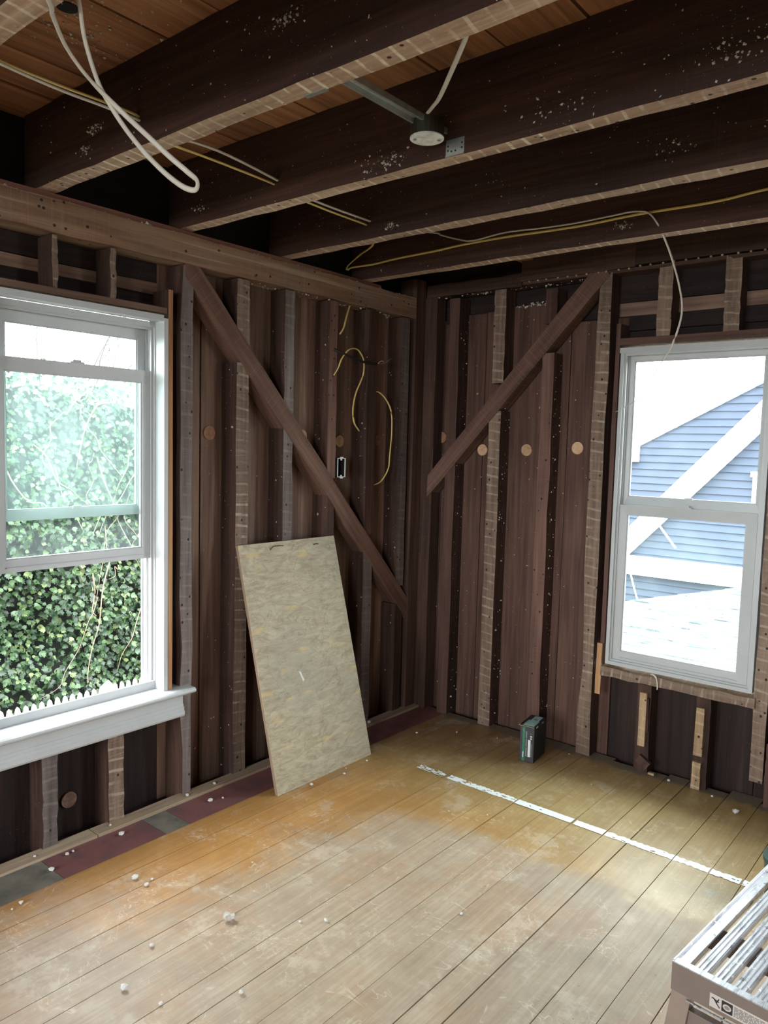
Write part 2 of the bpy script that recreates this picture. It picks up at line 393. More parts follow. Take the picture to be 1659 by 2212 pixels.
timber('shoe_strip', floor, (-.016, -.916, -.03), (.047, 0, .006), 'y', '+z', BASEW, jit=.002)
# worn white paint line across the boards
rp = random.Random(11)
gaps = [.557, .712, 1.08, 1.341, 1.478, 1.749, 1.88, 1.989, 2.13]
PAINTL = plain('old_white_floor_paint', C(238, 244, 242), .6, 0, .06, 40)
for gi, (a, b) in enumerate(zip(gaps, gaps[1:])):
    bm = bmesh.new(); x = a + (0, .016, .002, .010, .005, .001, .001, .001)[gi]; b2 = b - .001
    miss = .48 if gi == 0 else (.3 if gi == 1 else (.04 if gi in (2, 3) else .16))
    st = .006; n = int((b2-x)/st); m_ = 7; W = .044
    h0 = [0]*(n+1); h1 = [0]*(n+1)
    for i in range(n+1):
        k = 1 if gi in (0, 1, 4, 5, 6, 7) else .35
        h0[i] = -W/2 + abs(noise.noise(Vector((x*9+i*.25, gi, 0))))*.013*k
        h1[i] = W/2 - abs(noise.noise(Vector((x*9+i*.25, gi, 5))))*.016*k
    vs_ = {}
    def V(i, j):
        if (i, j) not in vs_:
            yy = h0[i] + (h1[i]-h0[i])*j/m_
            vs_[i, j] = bm.verts.new((x+i*st, -.672 - .006*(x-.6) + yy, .0016))
        return vs_[i, j]
    for i in range(n):
        for j in range(m_):
            nn = noise.noise(Vector((i*.24+gi*9, j*.55, 2)))
            if nn > .62 - miss*1.15 and rp.random() < .9: continue
            bm.faces.new((V(i, j), V(i+1, j), V(i+1, j+1), V(i, j+1)))
    o = mesh_obj('paint_line', bm, PAINTL, floor, recalc=False); tag(o, 'flaking white painted line')

# ================================================================== WALL LEFT (plane x = 0, boards at x = -.1)
WL0, WL1 = -2.36, -1.665      # window opening in y
bm = bmesh.new()
bx(bm, (-.15, YB, -.3), (-.125, WL0, ZC+.2)); bx(bm, (-.15, WL1, -.3), (-.125, .14, ZC+.2))
bx(bm, (-.15, WL0, -.3), (-.125, WL1, .452)); bx(bm, (-.15, WL0, 1.99), (-.125, WL1, ZC+.2))
wall_left = mesh_obj('wall_left', bm, DARKVOID); tag(wall_left, kind='structure')
rs = random.Random(21)
def vboards_left(ys, z0, z1, mat=SHEATH_BRIGHT):
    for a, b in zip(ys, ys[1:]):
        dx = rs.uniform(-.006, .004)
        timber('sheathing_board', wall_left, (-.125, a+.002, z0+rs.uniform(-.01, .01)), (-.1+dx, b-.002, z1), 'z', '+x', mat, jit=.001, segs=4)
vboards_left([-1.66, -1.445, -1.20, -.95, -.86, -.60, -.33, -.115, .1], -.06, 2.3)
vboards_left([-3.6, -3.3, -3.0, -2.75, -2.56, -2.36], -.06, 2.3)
vboards_left([-2.36, -2.17, -1.92, -1.66], -.06, .455, SHEATH_DK)
for z0, z1, dx, m_ in ((1.995, 2.08, -.014, SHEATH_DK), (2.083, 2.128, .0, SHEATH_BRIGHT), (2.131, 2.22, -.008, SHEATH_DK), (2.222, 2.34, 0, SHEATH_DK)):
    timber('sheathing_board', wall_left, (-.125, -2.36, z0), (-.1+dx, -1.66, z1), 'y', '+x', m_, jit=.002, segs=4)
# studs: (y0, y1, z0, z1, face material)
def stud_l(y0, y1, z0, z1, fm, **kw): return timber('stud', wall_left, (-.1, y0, z0), (0, y1, z1), 'z', '+x', STUD, fm, segs=10, **kw)
ZT = 2.20
tag(stud_l(-1.618, -1.56, -.03, ZT, STUD_GREY, jit=.004, nick=.012), 'weathered grey-brown stud beside the window')
stud_l(-1.332, -1.263, 1.90, ZT, STUD_MARK); tag(stud_l(-1.332, -1.263, -.03, 1.845, STUD_MARK, jit=.003), 'stud face striped with old lath marks')
stud_l(-1.053, -.993, 1.64, ZT, STUD_GREY); stud_l(-1.053, -.993, -.03, 1.57, STUD_GREY, jit=.004)
stud_l(-.757, -.70, 1.335, ZT, STUD_PLAIN); stud_l(-.757, -.70, -.03, 1.27, STUD, jit=.004)
stud_l(-.468, -.398, 1.03, ZT, STUD); stud_l(-.468, -.398, -.03, .94, STUD_GREY)
stud_l(-.188, -.122, .72, ZT, STUD_GREY); stud_l(-.188, -.122, -.03, .62, STUD)
stud_l(-2.207, -2.149, -.03, .40, STUD_GREY, jit=.004); stud_l(-1.945, -1.878, -.03, .40, STUD_MARK)
stud_l(-2.149, -2.128, 2.02, ZT, STUD_MARK); stud_l(-1.928, -1.904, 2.02, ZT, STUD_MARK)
stud_l(-2.62, -2.56, -.03, ZT, STUD_GREY); stud_l(-3.02, -2.95, -.03, ZT, STUD_GREY); stud_l(-3.4, -3.33, -.03, ZT, STUD_GREY)
post = timber('corner_post', wall_left, (-.1, -.085, -.03), (.012, .0, 2.42), 'z', '+x', STUD, segs=8); 
timber('corner_post', wall_left, (-.07, .003, -.03), (.088, .085, 2.33), 'z', '-y', STUD, STUD, segs=8, jit=.003)
# wall girt / ribbon beam across the top
beam = timber('girt_beam', wall_left, (-.095, -4.2, 2.205), (.010, .018, 2.318), 'y', '+x', BEAM, BEAM, segs=26, jit=.004)
tag(beam, 'long rough-sawn tan girt beam')
timber('ledger_strip', wall_left, (-.09, -4.2, 2.322), (-.022, -.35, 2.344), 'y', '+x', LEDGERW, segs=10, jit=.002)
# diagonal brace let in between the studs
def diag(name, parent, p0, p1, wdt, dep, front, mat, cut0=0, cut1=0, inset=0):
    p0, p1 = Vector(p0), Vector(p1); Z = (p1-p0).normalized(); Y = -Vector(front); X = Y.cross(Z)
    mt = Matrix((X, Y, Z)).transposed().to_4x4(); mt.translation = (p0+p1)/2 - Vector(front)*(dep/2 - inset)
    return timber_m(name, parent, mt, wdt, dep, (p1-p0).length, mat, mat, segs=12, jit=.002, cut0=cut0, cut1=cut1)
tag(diag('diagonal_brace', wall_left, (0, -.045, .541), (0, -1.596, 2.218), .083, .085, (1, 0, 0), BRACE, inset=.004, cut1=.044), 'rough-sawn diagonal brace')
# lintel and liner around the window opening
timber('lintel_strip', wall_left, (-.12, WL0-.03, 1.997), (.0, -1.683, 2.02), 'y', '+x', LATHW, SHEATH_BRIGHT, jit=.001)
tag(timber('liner_strip', wall_left, (-.1, -1.680, .45), (.004, -1.658, 2.092), 'z', '+x', STUD, RAWWOOD, jit=.001), 'raw orange wood edge of the window liner')
# round plugs in the blown-in insulation holes
def plug(parent, c, ax, m_=None, r=.031):
    bm = bmesh.new(); ax = Vector(ax); cyl(bm, (0, 0, 0), (0, 0, 1), r, .008, 18)
    o = mesh_obj('hole_plug', bm, m_ or PLUGW, parent); o.location = Vector(c); o.rotation_euler = ax.to_track_quat('Z', 'Y').to_euler(); return o
for y, z, m_ in ((-1.401, 1.538, PLUGB), (-.838, 1.54, PLUGW), (-.569, 1.52, PLUGW), (-.259, 1.535, PLUGB), (-2.055, .11, SHEATH_BRIGHT)): plug(wall_left, (-.102, y, z), (1, 0, 0), m_)
fluff('plaster_bits', wall_left, 420, lambda r: ((-.098, r.uniform(-1.62, -.1), r.uniform(.0, 2.2)), (1, 0, 0)), .0015, .006)
fluff('plaster_bits', wall_left, 260, lambda r: ((r.uniform(-.09, 0), r.choice((-1.334, -1.055, -.759, -.47, -.19)), r.uniform(0, 2.2)**.9), (0, -1, 0)), .0015, .007)
fluff('plaster_bits', wall_left, 140, lambda r: ((r.uniform(-.02, .004), r.uniform(-2.4, 0), 2.318), (0, 0, 1)), .003, .012)
fluff('plaster_bits', wall_left, 90, lambda r: ((r.uniform(-.09, -.01), r.uniform(-1.25, -.1), 2.204), (0, 0, -1)), .003, .013)

# ================================================================== WALL RIGHT (plane y = 0, boards at y = .095)
WR0, WR1 = 1.155, 1.828
bm = bmesh.new()
bx(bm, (-.15, .12, -.3), (WR0, .145, ZC+.2)); bx(bm, (WR1, .12, -.3), (3.0, .145, ZC+.2)); bx(bm, (4.6, .12, -.3), (XR, .145, ZC+.2)); bx(bm, (3.0, .12, -.3), (4.6, .145, .8)); bx(bm, (3.0, .12, 2.15), (4.6, .145, ZC+.2))  # the far opening is unseen, added to light the left wall
bx(bm, (WR0, .12, -.3), (WR1, .145, .47)); bx(bm, (WR0, .12, 1.985), (WR1, .145, ZC+.2))
wall_right = mesh_obj('wall_right', bm, DARKVOID); tag(wall_right, kind='structure')
def vboards_right(xs, z0, z1, mat=SHEATH_R):
    for i, (a, b) in enumerate(zip(xs, xs[1:])):
        dy = rs.uniform(-.004, .005); zz = z1[i] if isinstance(z1, (list, tuple)) else z1
        timber('sheathing_board', wall_right, (a+.002, .095+dy, z0), (b-.002, .12, zz), 'z', '-y', mat, jit=.001, segs=4)
vboards_right([-.1, .09, .20, .36, .50, .86, 1.155], -.06, [2.21, 2.19, 2.23, 2.235, 2.25, 2.14])
timber('sheathing_board', wall_right, (-.1, .108, 2.15), (1.15, .12, 2.33), 'x', '-y', SHEATH_DK, jit=.002)
vboards_right([1.155, 1.39, 1.62, 1.83, 2.09, 2.3, 2.6], -.06, .45, SHEATH_DK)
for z0, z1, dy, m_ in ((1.99, 2.075, .012, SHEATH_DK), (2.078, 2.145, .0, SHEATH_DK), (2.148, 2.21, .010, SHEATH_BRIGHT), (2.213, 2.34, .004, SHEATH_DK)):
    timber('sheathing_board', wall_right, (1.08, .095+dy, z0), (2.09, .12, z1), 'x', '-y', m_, jit=.002, segs=4)
timber('sheathing_board', wall_right, (1.83, .097, .45), (2.3, .12, 2.0), 'z', '-y', SHEATH_DK)
timber('sheathing_board', wall_right, (-.1, .1, 2.335), (2.5, .12, ZC+.1), 'x', '-y', SHEATH_DK)
def stud_r(x0, x1, z0, z1, fm, **kw): return timber('stud', wall_right, (x0, 0, z0), (x1, .095, z1), 'z', '-y', STUD, fm, segs=10, **kw)
tag(stud_r(.178, .243, -.03, 2.31, STUD_ORANGE, jit=.003), 'reddish orange-toned stud')
stud_r(.46, .53, 1.845, 2.326, STUD_MARK); tag(stud_r(.453, .524, -.03, 1.70, STUD_MARK), 'stud face striped with white lath marks')
stud_r(.757, .82, 2.13, 2.30, STUD); stud_r(.752, .817, -.03, 1.985, STUD_PLAIN, jit=.004)
stud_r(1.032, 1.10, -.03, 2.34, STUD_MARK, jit=.004, nick=.012)
stud_r(1.318, 1.382, 2.03, 2.35, STUD_MARK); stud_r(1.606, 1.671, 2.03, 2.35, STUD_MARK)
stud_r(1.327, 1.392, -.03, .418, STUD); stud_r(1.594, 1.658, -.03, .418, STUD)
stud_r(1.83, 1.885, .1, 2.35, STUD_MARK); stud_r(1.893, 1.955, -.03, .28, STUD_ORANGE); stud_r(2.03, 2.095, -.03, 2.35, STUD_MARK); stud_r(2.5, 2.565, -.03, 2.35, STUD_MARK); stud_r(2.93, 2.995, -.03, 2.35, STUD_MARK)
tag(diag('diagonal_brace', wall_right, (.062, 0, 1.280), (1.055, 0, 2.359), .085, .085, (0, -1, 0), BRACE, inset=.004, cut0=-.046), 'dark diagonal brace')
timber('header_block', wall_right, (.02, -.004, 2.328), (.617, .09, 2.392), 'x', '-y', STUD, STUD, segs=8, jit=.004)
timber('rim_board', wall_right, (.619, -.012, 2.350), (1.207, .03, 2.462), 'x', '-y', STUD, STUD, segs=8, jit=.003)
timber('rim_board', wall_right, (1.21, -.018, 2.356), (2.9, .03, 2.48), 'x', '-y', JOIST, STUD, segs=8, jit=.003)
timber('top_plate', wall_right, (.62, .0, 2.335), (2.9, .094, 2.35), 'x', '-y', STUD, STUD, segs=8, jit=.002)
timber('bridging_board', wall_right, (.60, -.36, 2.45), (.68, .02, 2.47), 'y', '-z', RAWWOOD, CEILB, jit=.001)
# lath nail tabs under the rim boards
for k in range(22):
    x = .66 + k*.052 + rs.uniform(-.008, .008); z = 2.349 if x < 1.21 else 2.355
    bm = bmesh.new(); bx(bm, (-.004, -.006, -.007), (.004, .006, 0)); o = mesh_obj('plaster_tab', bm, LATHW, wall_right); o.location = (x, -.006, z); o.rotation_euler = (0, rs.uniform(-.4, .4), 0)
# window surround
timber('liner_strip', wall_right, (1.132, -.004, .58), (1.153, .09, 2.10), 'z', '-y', STUD_ORANGE, STUD_ORANGE, jit=.001)
tag(timber('liner_strip', wall_right, (1.118, -.008, .325), (1.144, .004, .577), 'z', '-y', RAWWOOD, RAWWOOD, jit=.002, segs=3), 'short raw orange lath')
timber('lintel_strip', wall_right, (1.145, -.002, 2.0), (1.885, .1, 2.03), 'x', '-y', LATHW, STUD_ORANGE, jit=.001)
timber('sill_plank', wall_right, (1.142, -.014, .424), (1.838, .1, .466), 'x', '-y', LATHW, STUD_MARK, jit=.004, segs=10)
def lath(x0, x1, z0, z1, y0=-.022, rot=0, m_=LATHW):
    o = timber('lath_piece', wall_right, (x0, y0, z0), (x1, y0+.02, z1), 'z', '-y', m_, m_, jit=.002, segs=3)
    if rot: o.rotation_mode = 'XYZ'; o.rotation_euler.rotate_axis('Y', rot)
    return o
lath(1.345, 1.378, .13, .385); lath(1.602, 1.637, .155, .375); lath(1.598, 1.635, -.0, .125); lath(1.345, 1.405, .035, .075, rot=.55, m_=STUD)
lath(1.372, 1.388, .20, .36, y0=-.012, m_=STUD)
for x, z, m_ in ((.038, 1.545, PLUGB), (.091, 1.559, PLUGB), (.363, 1.494, PLUGW), (.635, 1.5, PLUGW), (.922, 1.516, PLUGW)): plug(wall_right, (x, .093, z), (0, -1, 0), m_)
fluff('plaster_bits', wall_right, 420, lambda r: ((r.uniform(.0, 1.1), .092, r.uniform(.0, 2.2)), (0, -1, 0)), .0015, .006)
fluff('plaster_bits', wall_right, 300, lambda r: ((r.choice((.2445, .526, .82)), r.uniform(.01, .09), r.uniform(0, 2.2)), (1, 0, 0)), .0015, .008)
fluff('plaster_bits', wall_right, 60, lambda r: ((r.uniform(.1, 1.0), r.uniform(.0, .05), 2.326), (0, 0, -1)), .003, .011)
fluff('plaster_bits', wall_right, 45, lambda r: ((r.uniform(.54, .72), .09, 2.25+r.uniform(-.01, .01)), (0, -1, .3)), .003, .011)

# ================================================================== HIDDEN WALLS (behind and to the side of the camera)
bm = bmesh.new(); y0, y1 = YB-.12, YB
for a, b, c_, d_ in ((-.15, .45, -.1, ZC+.1), (1.55, 2.65, -.1, ZC+.1), (3.75, XR+.15, -.1, ZC+.1), (.45, 1.55, -.1, .6), (2.65, 3.75, -.1, .6), (.45, 1.55, 2.25, ZC+.1), (2.65, 3.75, 2.25, ZC+.1)):
    bx(bm, (a, y0, c_), (b, y1, d_))
wb = mesh_obj('wall_back', bm, SHEATH_DK); tag(wb, kind='structure')
bm = bmesh.new(); bx(bm, (XR, YB-.12, -.1), (XR+.12, .14, ZC+.1))
wf = mesh_obj('wall_side', bm, SHEATH_DK); tag(wf, kind='structure')

# ================================================================== CEILING
bm = bmesh.new(); bx(bm, (-.15, YB, ZC+.03), (XR+.1, .14, ZC+.1)); ceiling = mesh_obj('ceiling', bm, SHEATH_DK); tag(ceiling, kind='structure')
cb = [-.12, .10, .33, .53, .735, .96, 1.23, 1.46, 1.70, 1.92, 2.15, 2.4, 2.63, 2.9, 3.15, 3.4, 3.65, 3.9, 4.15, 4.4, 4.65, 4.9]
for a, b in zip(cb, cb[1:]):
    dz = rs.uniform(-.003, .003)
    timber('ceiling_board', ceiling, (a+.004, YB, ZC+dz), (b-.004, .1, ZC+.03), 'y', '-z', CEILB, CEILB, jit=.0015, segs=10)
joists = [(-2.765, -2.698), (-2.192, -2.128), (-1.607, -1.548), (-1.068, -1.003), (-.496, -.430)]
for i, (a, b) in enumerate(joists + [(-3.36, -3.29), (-3.95, -3.88), (-4.55, -4.48), (-5.15, -5.08)]):
    timber('joist', ceiling, (-.1, a, ZJ), (XR, b, ZC), 'x', '-z', JOIST, JOIST_UNDER, segs=44, jit=.0035)
# knot hole
bm = bmesh.new(); cyl(bm, (0, 0, -.0012), (0, 0, 1), .027, .003, 16); o = mesh_obj('knot_hole', bm, DARKVOID, ceiling); o.location = (.66, -2.44, ZC-.001)
def jside(r):
    a = r.choice([j[0] for j in joists[1:]]); x = r.uniform(.0, 2.6); z = r.uniform(ZJ, ZC-.01)
    return (x, a-.001, z), (0, -1, 0)
fluff('plaster_bits', ceiling, 1100, jside, .001, .0045)
def jclump(r):
    cx, a, cz, s = r.choice(((1.02, -1.608, 2.385, .05), (1.06, -1.608, 2.375, .03), (1.75, -1.069, 2.43, .04), (1.62, -1.608, 2.40, .05), (.36, -2.193, 2.45, .02), (.30, -2.193, 2.40, .02), (.62, -1.069, 2.38, .02), (2.05, -1.608, 2.42, .05), (1.35, -.497, 2.40, .02), (.1, -1.608, 2.40, .02), (1.2, -2.193, 2.5, .03)))
    return (cx + r.gauss(0, s), a, min(ZC-.01, max(ZJ, cz + r.gauss(0, s*.4)))), (0, -1, 0)
fluff('insulation_clumps', ceiling, 650, jclump, .0012, .007)
fluff('insulation_clumps', ceiling, 160, lambda r: ((r.gauss(.62, .12), r.gauss(-2.33, .1), ZC-.002), (0, 0, -1)), .002, .008)

# ================================================================== WINDOWS
def wmap(side):
    return (lambda u, d, z: (-d, u, z)) if side == 'L' else (lambda u, d, z: (u, d, z))
def wbox(bm, f, u0, u1, d0, d1, z0, z1, mi=0):
    a, b = Vector(f(u0, d0, z0)), Vector(f(u1, d1, z1))
    bx(bm, (min(a.x, b.x), min(a.y, b.y), min(a.z, b.z)), (max(a.x, b.x), max(a.y, b.y), max(a.z, b.z)), mi)
def ring(bm, f, u0, u1, z0, z1, wd, d0, d1, wb=None, bev=0):
    """mitred rectangular frame, one closed ring profile"""
    wb = wd if wb is None else wb
    O = [(u0, z0), (u1, z0), (u1, z1), (u0, z1)]; I = [(u0+wd, z0+wb), (u1-wd, z0+wb), (u1-wd, z1-wd), (u0+wd, z1-wd)]
    vo = [[bm.verts.new(f(p[0], d, p[1])) for p in O] for d in (d0, d1)]; vi = [[bm.verts.new(f(p[0], d, p[1])) for p in I] for d in (d0 + bev, d1)]
    for k in range(4):
        j = (k+1) % 4
        bm.faces.new((vo[0][k], vo[0][j], vi[0][j], vi[0][k])); bm.faces.new((vo[1][k], vi[1][k], vi[1][j], vo[1][j]))
        bm.faces.new((vo[0][k], vo[1][k], vo[1][j], vo[0][j])); bm.faces.new((vi[0][k], vi[0][j], vi[1][j], vi[1][k]))
def window(name, side, u0, u1, z0, z1, d0, lo, up, fw, hazy_lo, hazy_up, lip=None):
    """lo / up: (u0,u1,z0,z1, stile width, bottom rail) of the lower and the upper sash"""
    f = wmap(side); root = empty(name); tag(root, kind='structure')
    wb = fw if lip is None else .010
    bm = bmesh.new(); ring(bm, f, u0, u1, z0, z1, fw, d0, d0+.095, wb)
    ring(bm, f, u0+fw-.001, u1-fw+.001, z0+wb-.001, z1-fw+.001, .010, d0+.012, d0+.02, .003 if lip else .010)
    if lip: wbox(bm, f, u0+fw-.002, u1-fw+.002, d0+.001, d0+.011, z0+.004, lip)
    mesh_obj('frame', bm, VINYL, root)
    bm = bmesh.new()
    for uu in (u0+fw, u1-fw-.009):
        for dd in (d0+.047, d0+.082): wbox(bm, f, uu, uu+.009, dd, dd+.004, z0+fw, z1-fw)
    mesh_obj('sash_track', bm, VINYL, root)
    for nm, s, dd, hz in (('lower_sash', lo, d0+.02, hazy_lo), ('upper_sash', up, d0+.055, hazy_up)):
        bm = bmesh.new(); ring(bm, f, s[0], s[1], s[2], s[3], s[4], dd, dd+.027, s[5], .003)
        ring(bm, f, s[0]+s[4]-.001, s[1]-s[4]+.001, s[2]+s[5]-.001, s[3]-s[4]+.001, .006, dd+.008, dd+.02)
        so = mesh_obj(nm, bm, VINYL, root)
        bm = bmesh.new(); wbox(bm, f, s[0]+s[4]+.003, s[1]-s[4]-.003, dd+.012, dd+.016, s[2]+s[5]+.003, s[3]-s[4]-.003)
        mesh_obj('glass_pane', bm, GLASS_HAZY if hz else GLASS, so)
        um = (s[0]+s[1])/2
        if nm == 'lower_sash':
            bm = bmesh.new(); wbox(bm, f, um-.028, um+.028, dd+.002, dd+.022, s[3], s[3]+.006); wbox(bm, f, um-.016, um+.016, dd+.004, dd+.016, s[3]+.006, s[3]+.013)
            mesh_obj('sash_lock', bm, VINYL, so)
            bm = bmesh.new(); wbox(bm, f, s[0]+s[4], s[1]-s[4], dd-.004, dd, s[2]+s[5]*.35, s[2]+s[5]*.35+.004); mesh_obj('lift_rail', bm, VINYL, so)
        else:
            bm = bmesh.new(); wbox(bm, f, um-.018, um+.018, dd-.002, dd+.004, s[2]+s[5]-.002, s[2]+s[5]+.010); mesh_obj('keeper', bm, VINYL, so)
    return root
win1 = window('window_1', 'L', -2.355, -1.682, .455, 1.966, .052,
              (-2.335, -1.700, 1.022, 1.775, .046, .044), (-2.312, -1.698, 1.200, 1.9465, .046, .036), .022, True, True, .512)
f = wmap('L')
bm = bmesh.new(); wbox(bm, f, -1.700, -1.6815, -.006, .056, .478, 1.978); o = mesh_obj('jamb_extension', bm, PAINTW, win1)
bm = bmesh.new(); wbox(bm, f, -2.377, -2.357, -.006, .056, .478, 1.978); mesh_obj('jamb_extension', bm, PAINTW, win1)
bm = bmesh.new(); wbox(bm, f, -2.377, -1.699, -.002, .056, 1.967, 1.990); mesh_obj('head_jamb', bm, PAINTW, win1)
bm = bmesh.new()
pro = [(.052, .478), (-.050, .478), (-.057, .473), (-.059, .467), (-.057, .461), (-.050, .456), (.052, .456)]
def extr(bm, pro, u0, u1, f):
    a = [bm.verts.new(f(u0, d, z)) for d, z in pro]; b = [bm.verts.new(f(u1, d, z)) for d, z in pro]
    bm.faces.new(a); bm.faces.new(b[::-1])
    for i in range(len(pro)): j = (i+1) % len(pro); bm.faces.new((a[i], b[i], b[j], a[j]))
extr(bm, pro, -2.50, -1.578, f); mesh_obj('stool', bm, PAINTW, win1)
bm = bmesh.new(); extr(bm, [(-.001, .456), (-.016, .456), (-.016, .410), (-.020, .407), (-.020, .398), (-.025, .394), (-.025, .384), (-.030, .380), (-.030, .366), (-.026, .358), (-.001, .354)], -2.46, -1.614, f); mesh_obj('apron', bm, PAINTW, win1)

win2 = window('window_2', 'R', 1.160, 1.822, .482, 1.976, -.004,
              (1.178, 1.793, .500, 1.254, .044, .050), (1.180, 1.800, 1.246, 1.955, .026, .046), .017, True, False)
bm = bmesh.new(); wbox(bm, wmap('R'), 1.158, 1.824, -.012, -.003, 1.962, 1.985); mesh_obj('head_trim', bm, VINYL, win2)

# ================================================================== PLYWOOD
def ply_material():
    m, t, p, out = new_mat('weathered_plywood'); q = N(t)
    v, raw, rand = q.objvec()
    wv = q.mapping(v, (9, 9, 34)); g = q.noise(wv, 1, 6, .68, 1.2)
    fig = q.noise(q.mapping(v, (2.6, 2.6, 9)), 1, 4, .6, 1.6)
    rings = q.math('FRACT', q.math('MULTIPLY', fig, 7))
    col = q.ramp(g, [(.25, C(146, 134, 112)), (.5, C(172, 160, 137)), (.76, C(192, 181, 158))])
    col = q.mix(q.math('MULTIPLY', q.math('SUBTRACT', 1, q.step(rings, .0, .3)), .30), col, C(112, 98, 78))
    col = q.mix(q.math('MULTIPLY', q.step(q.noise(v, 3.2, 3, .5), .5, .68), .38), col, C(150, 148, 136))
    col = q.mix(q.math('MULTIPLY', q.step(q.noise(q.mapping(v, (7, 7, 26)), 1, 3, .5), .62, .72), .5), col, C(206, 178, 120))
    ln = q.math('ABSOLUTE', q.math('SUBTRACT', q.noise(v, 5.5, 3, .6, .8), .52))
    col = q.mix(q.math('MULTIPLY', q.math('SUBTRACT', 1, q.step(ln, .002, .008)), .28), col, C(92, 84, 72))
    q.l(col, p.inputs['Base Color']); p.inputs['Roughness'].default_value = .8; p.inputs['Specular IOR Level'].default_value = .25
    bp = q.n('ShaderNodeBump'); bp.inputs['Strength'].default_value = .2; bp.inputs['Distance'].default_value = .005; q.l(g, bp.inputs['Height']); q.l(bp.outputs[0], p.inputs['Normal'])
    return m
PLY = ply_material(); PLYE = wood('plywood_edge', C(118, 98, 76), C(146, 124, 98), C(170, 148, 120), var=.05)
ply = empty('plywood_sheet', (.303, -1.029, .001))
tag(ply, 'weathered tan plywood sheet leaning against the bare studs near the corner', 'plywood')
Zp = Vector((-.280, 0, 1.048)).normalized(); Yp = -Vector((Zp.z, 0, -Zp.x)); Xp = Yp.cross(Zp)
mt = Matrix((Xp, Yp, Zp)).transposed().to_4x4()
PL, PW, PT = 1.085, .61, .018
bm = bmesh.new(); bx(bm, (-PW/2, 0, 0), (PW/2, .003, PL))
o = mesh_obj('face_veneer', bm, PLY, ply); o.matrix_local = mt
for k in range(3):
    bm = bmesh.new(); bx(bm, (-PW/2+.0006*(k % 2), .003+k*.005, 0), (PW/2-.0006*(k % 2), .008+k*.005, PL)); o = mesh_obj('ply_layer', bm, PLYE, ply); o.matrix_local = mt
RUST = plain('rusty_nail', C(86, 58, 44), .6, .6, .3)
bm = bmesh.new(); tube(bm, [(-.125, .0, 1.05), (-.118, -.012, 1.062), (-.112, -.02, 1.064), (-.06, -.022, 1.062)], .002, 6, smooth=2); o = mesh_obj('bent_nail', bm, RUST, ply); o.matrix_local = mt
bm = bmesh.new(); tube(bm, [(.155, .0, 1.052), (.157, -.008, 1.054), (.175, -.012, 1.052)], .0024, 6, smooth=2); o = mesh_obj('bent_nail', bm, RUST, ply); o.matrix_local = mt
bm = bmesh.new(); poly_prism(bm, [(-.075, -.0006, .485), (-.062, -.0006, .482), (-.055, -.0006, .458), (-.048, -.0006, .442), (-.058, -.0006, .436), (-.066, -.0006, .462)], (0, -1, 0), .0006); o = mesh_obj('paper_scrap', bm, PLAST, ply); o.matrix_local = mt; tag(o, 'torn scrap of white paper')

# ================================================================== BOX
BBLK = plain('black_cardboard', C(30, 34, 38), .42, 0, .15, 12); BGRN = plain('green_print', C(46, 122, 88), .45, 0, .1); BGREY = plain('grey_print', C(120, 124, 126), .5); BWHT = plain('white_print', C(222, 224, 222), .5)
BFRONT = plain('charcoal_cardboard', C(58, 58, 64), .45, 0, .1, 10); BTEAL = plain('pale_teal_label', C(158, 196, 190), .45, 0, 0, 30, C(132, 172, 168)); TAPEY = plain('tape_tab', C(216, 204, 158), .5); CARD = plain('raw_cardboard', C(168, 138, 108), .8)
ang = math.atan2(-.275+.289, .943-.873)
bxo = empty('cardboard_box', (.943, -.275, 0.0005), .14)
tag(bxo, 'small black and green cardboard box standing on the floor by the right wall', 'box')
BWd, BL, BH = .073, .158, .178
bm = bmesh.new(); bx(bm, (-BWd, 0, 0), (0, BL, BH)); bmesh.ops.bevel(bm, geom=bm.edges[:], offset=.0012, segments=1, affect='EDGES'); mesh_obj('carton', bm, BBLK, bxo)
def pr(name, u0, u1, z0, z1, mat, bm=None):
    bm = bmesh.new(); bx(bm, (-BWd+u0, -.0012, z0), (-BWd+u1, -.0002, z1)); return mesh_obj(name, bm, mat, bxo)
pr('front_panel', .002, .071, .003, .176, BFRONT); 
def pr2(name, u0, u1, z0, z1, mat):
    bm = bmesh.new(); bx(bm, (-BWd+u0, -.0020, z0), (-BWd+u1, -.0011, z1)); return mesh_obj(name, bm, mat, bxo)
tag(pr2('green_band', .014, .027, .004, .172, BGRN), 'green printed band')
pr2('printed_line', .031, .037, .118, .152, BGREY); pr2('printed_line', .031, .037, .075, .114, BGREY); pr2('printed_line', .031, .038, .028, .072, BGREY)
tag(pr2('printed_panel', .043, .055, .028, .112, BWHT), 'white printed text block'); pr2('printed_line', .058, .061, .03, .095, BGREY)
pr2('printed_square', .053, .061, .126, .133, BWHT); pr2('printed_square', .053, .061, .116, .122, BWHT); pr2('printed_line', .055, .057, .138, .146, BGREY)
bm = bmesh.new(); bx(bm, (-BWd+.018, -.0028, .022), (-BWd+.022, -.002, .05)); mesh_obj('printed_line', bm, BWHT, bxo)
bm = bmesh.new(); poly_prism(bm, [(-BWd+.012, -.002, .163), (-BWd+.02, -.002, .158), (-BWd+.029, -.002, .145), (-BWd+.02, -.002, .149)], (0, -1, 0), .0008); tag(mesh_obj('leaf_mark', bm, BGREY, bxo), 'grey leaf-shaped mark')
bm = bmesh.new(); bx(bm, (-BWd-.004, -.004, BH), (-.001, BL+.002, BH+.0015)); mesh_obj('lid_flap', bm, BBLK, bxo)
bm = bmesh.new(); bx(bm, (-BWd-.005, -.004, BH+.0002), (-BWd-.003, BL, BH+.003)); bx(bm, (-BWd-.004, -.0055, BH-.001), (-.001, -.004, BH+.0012)); mesh_obj('flap_edge', bm, CARD, bxo)
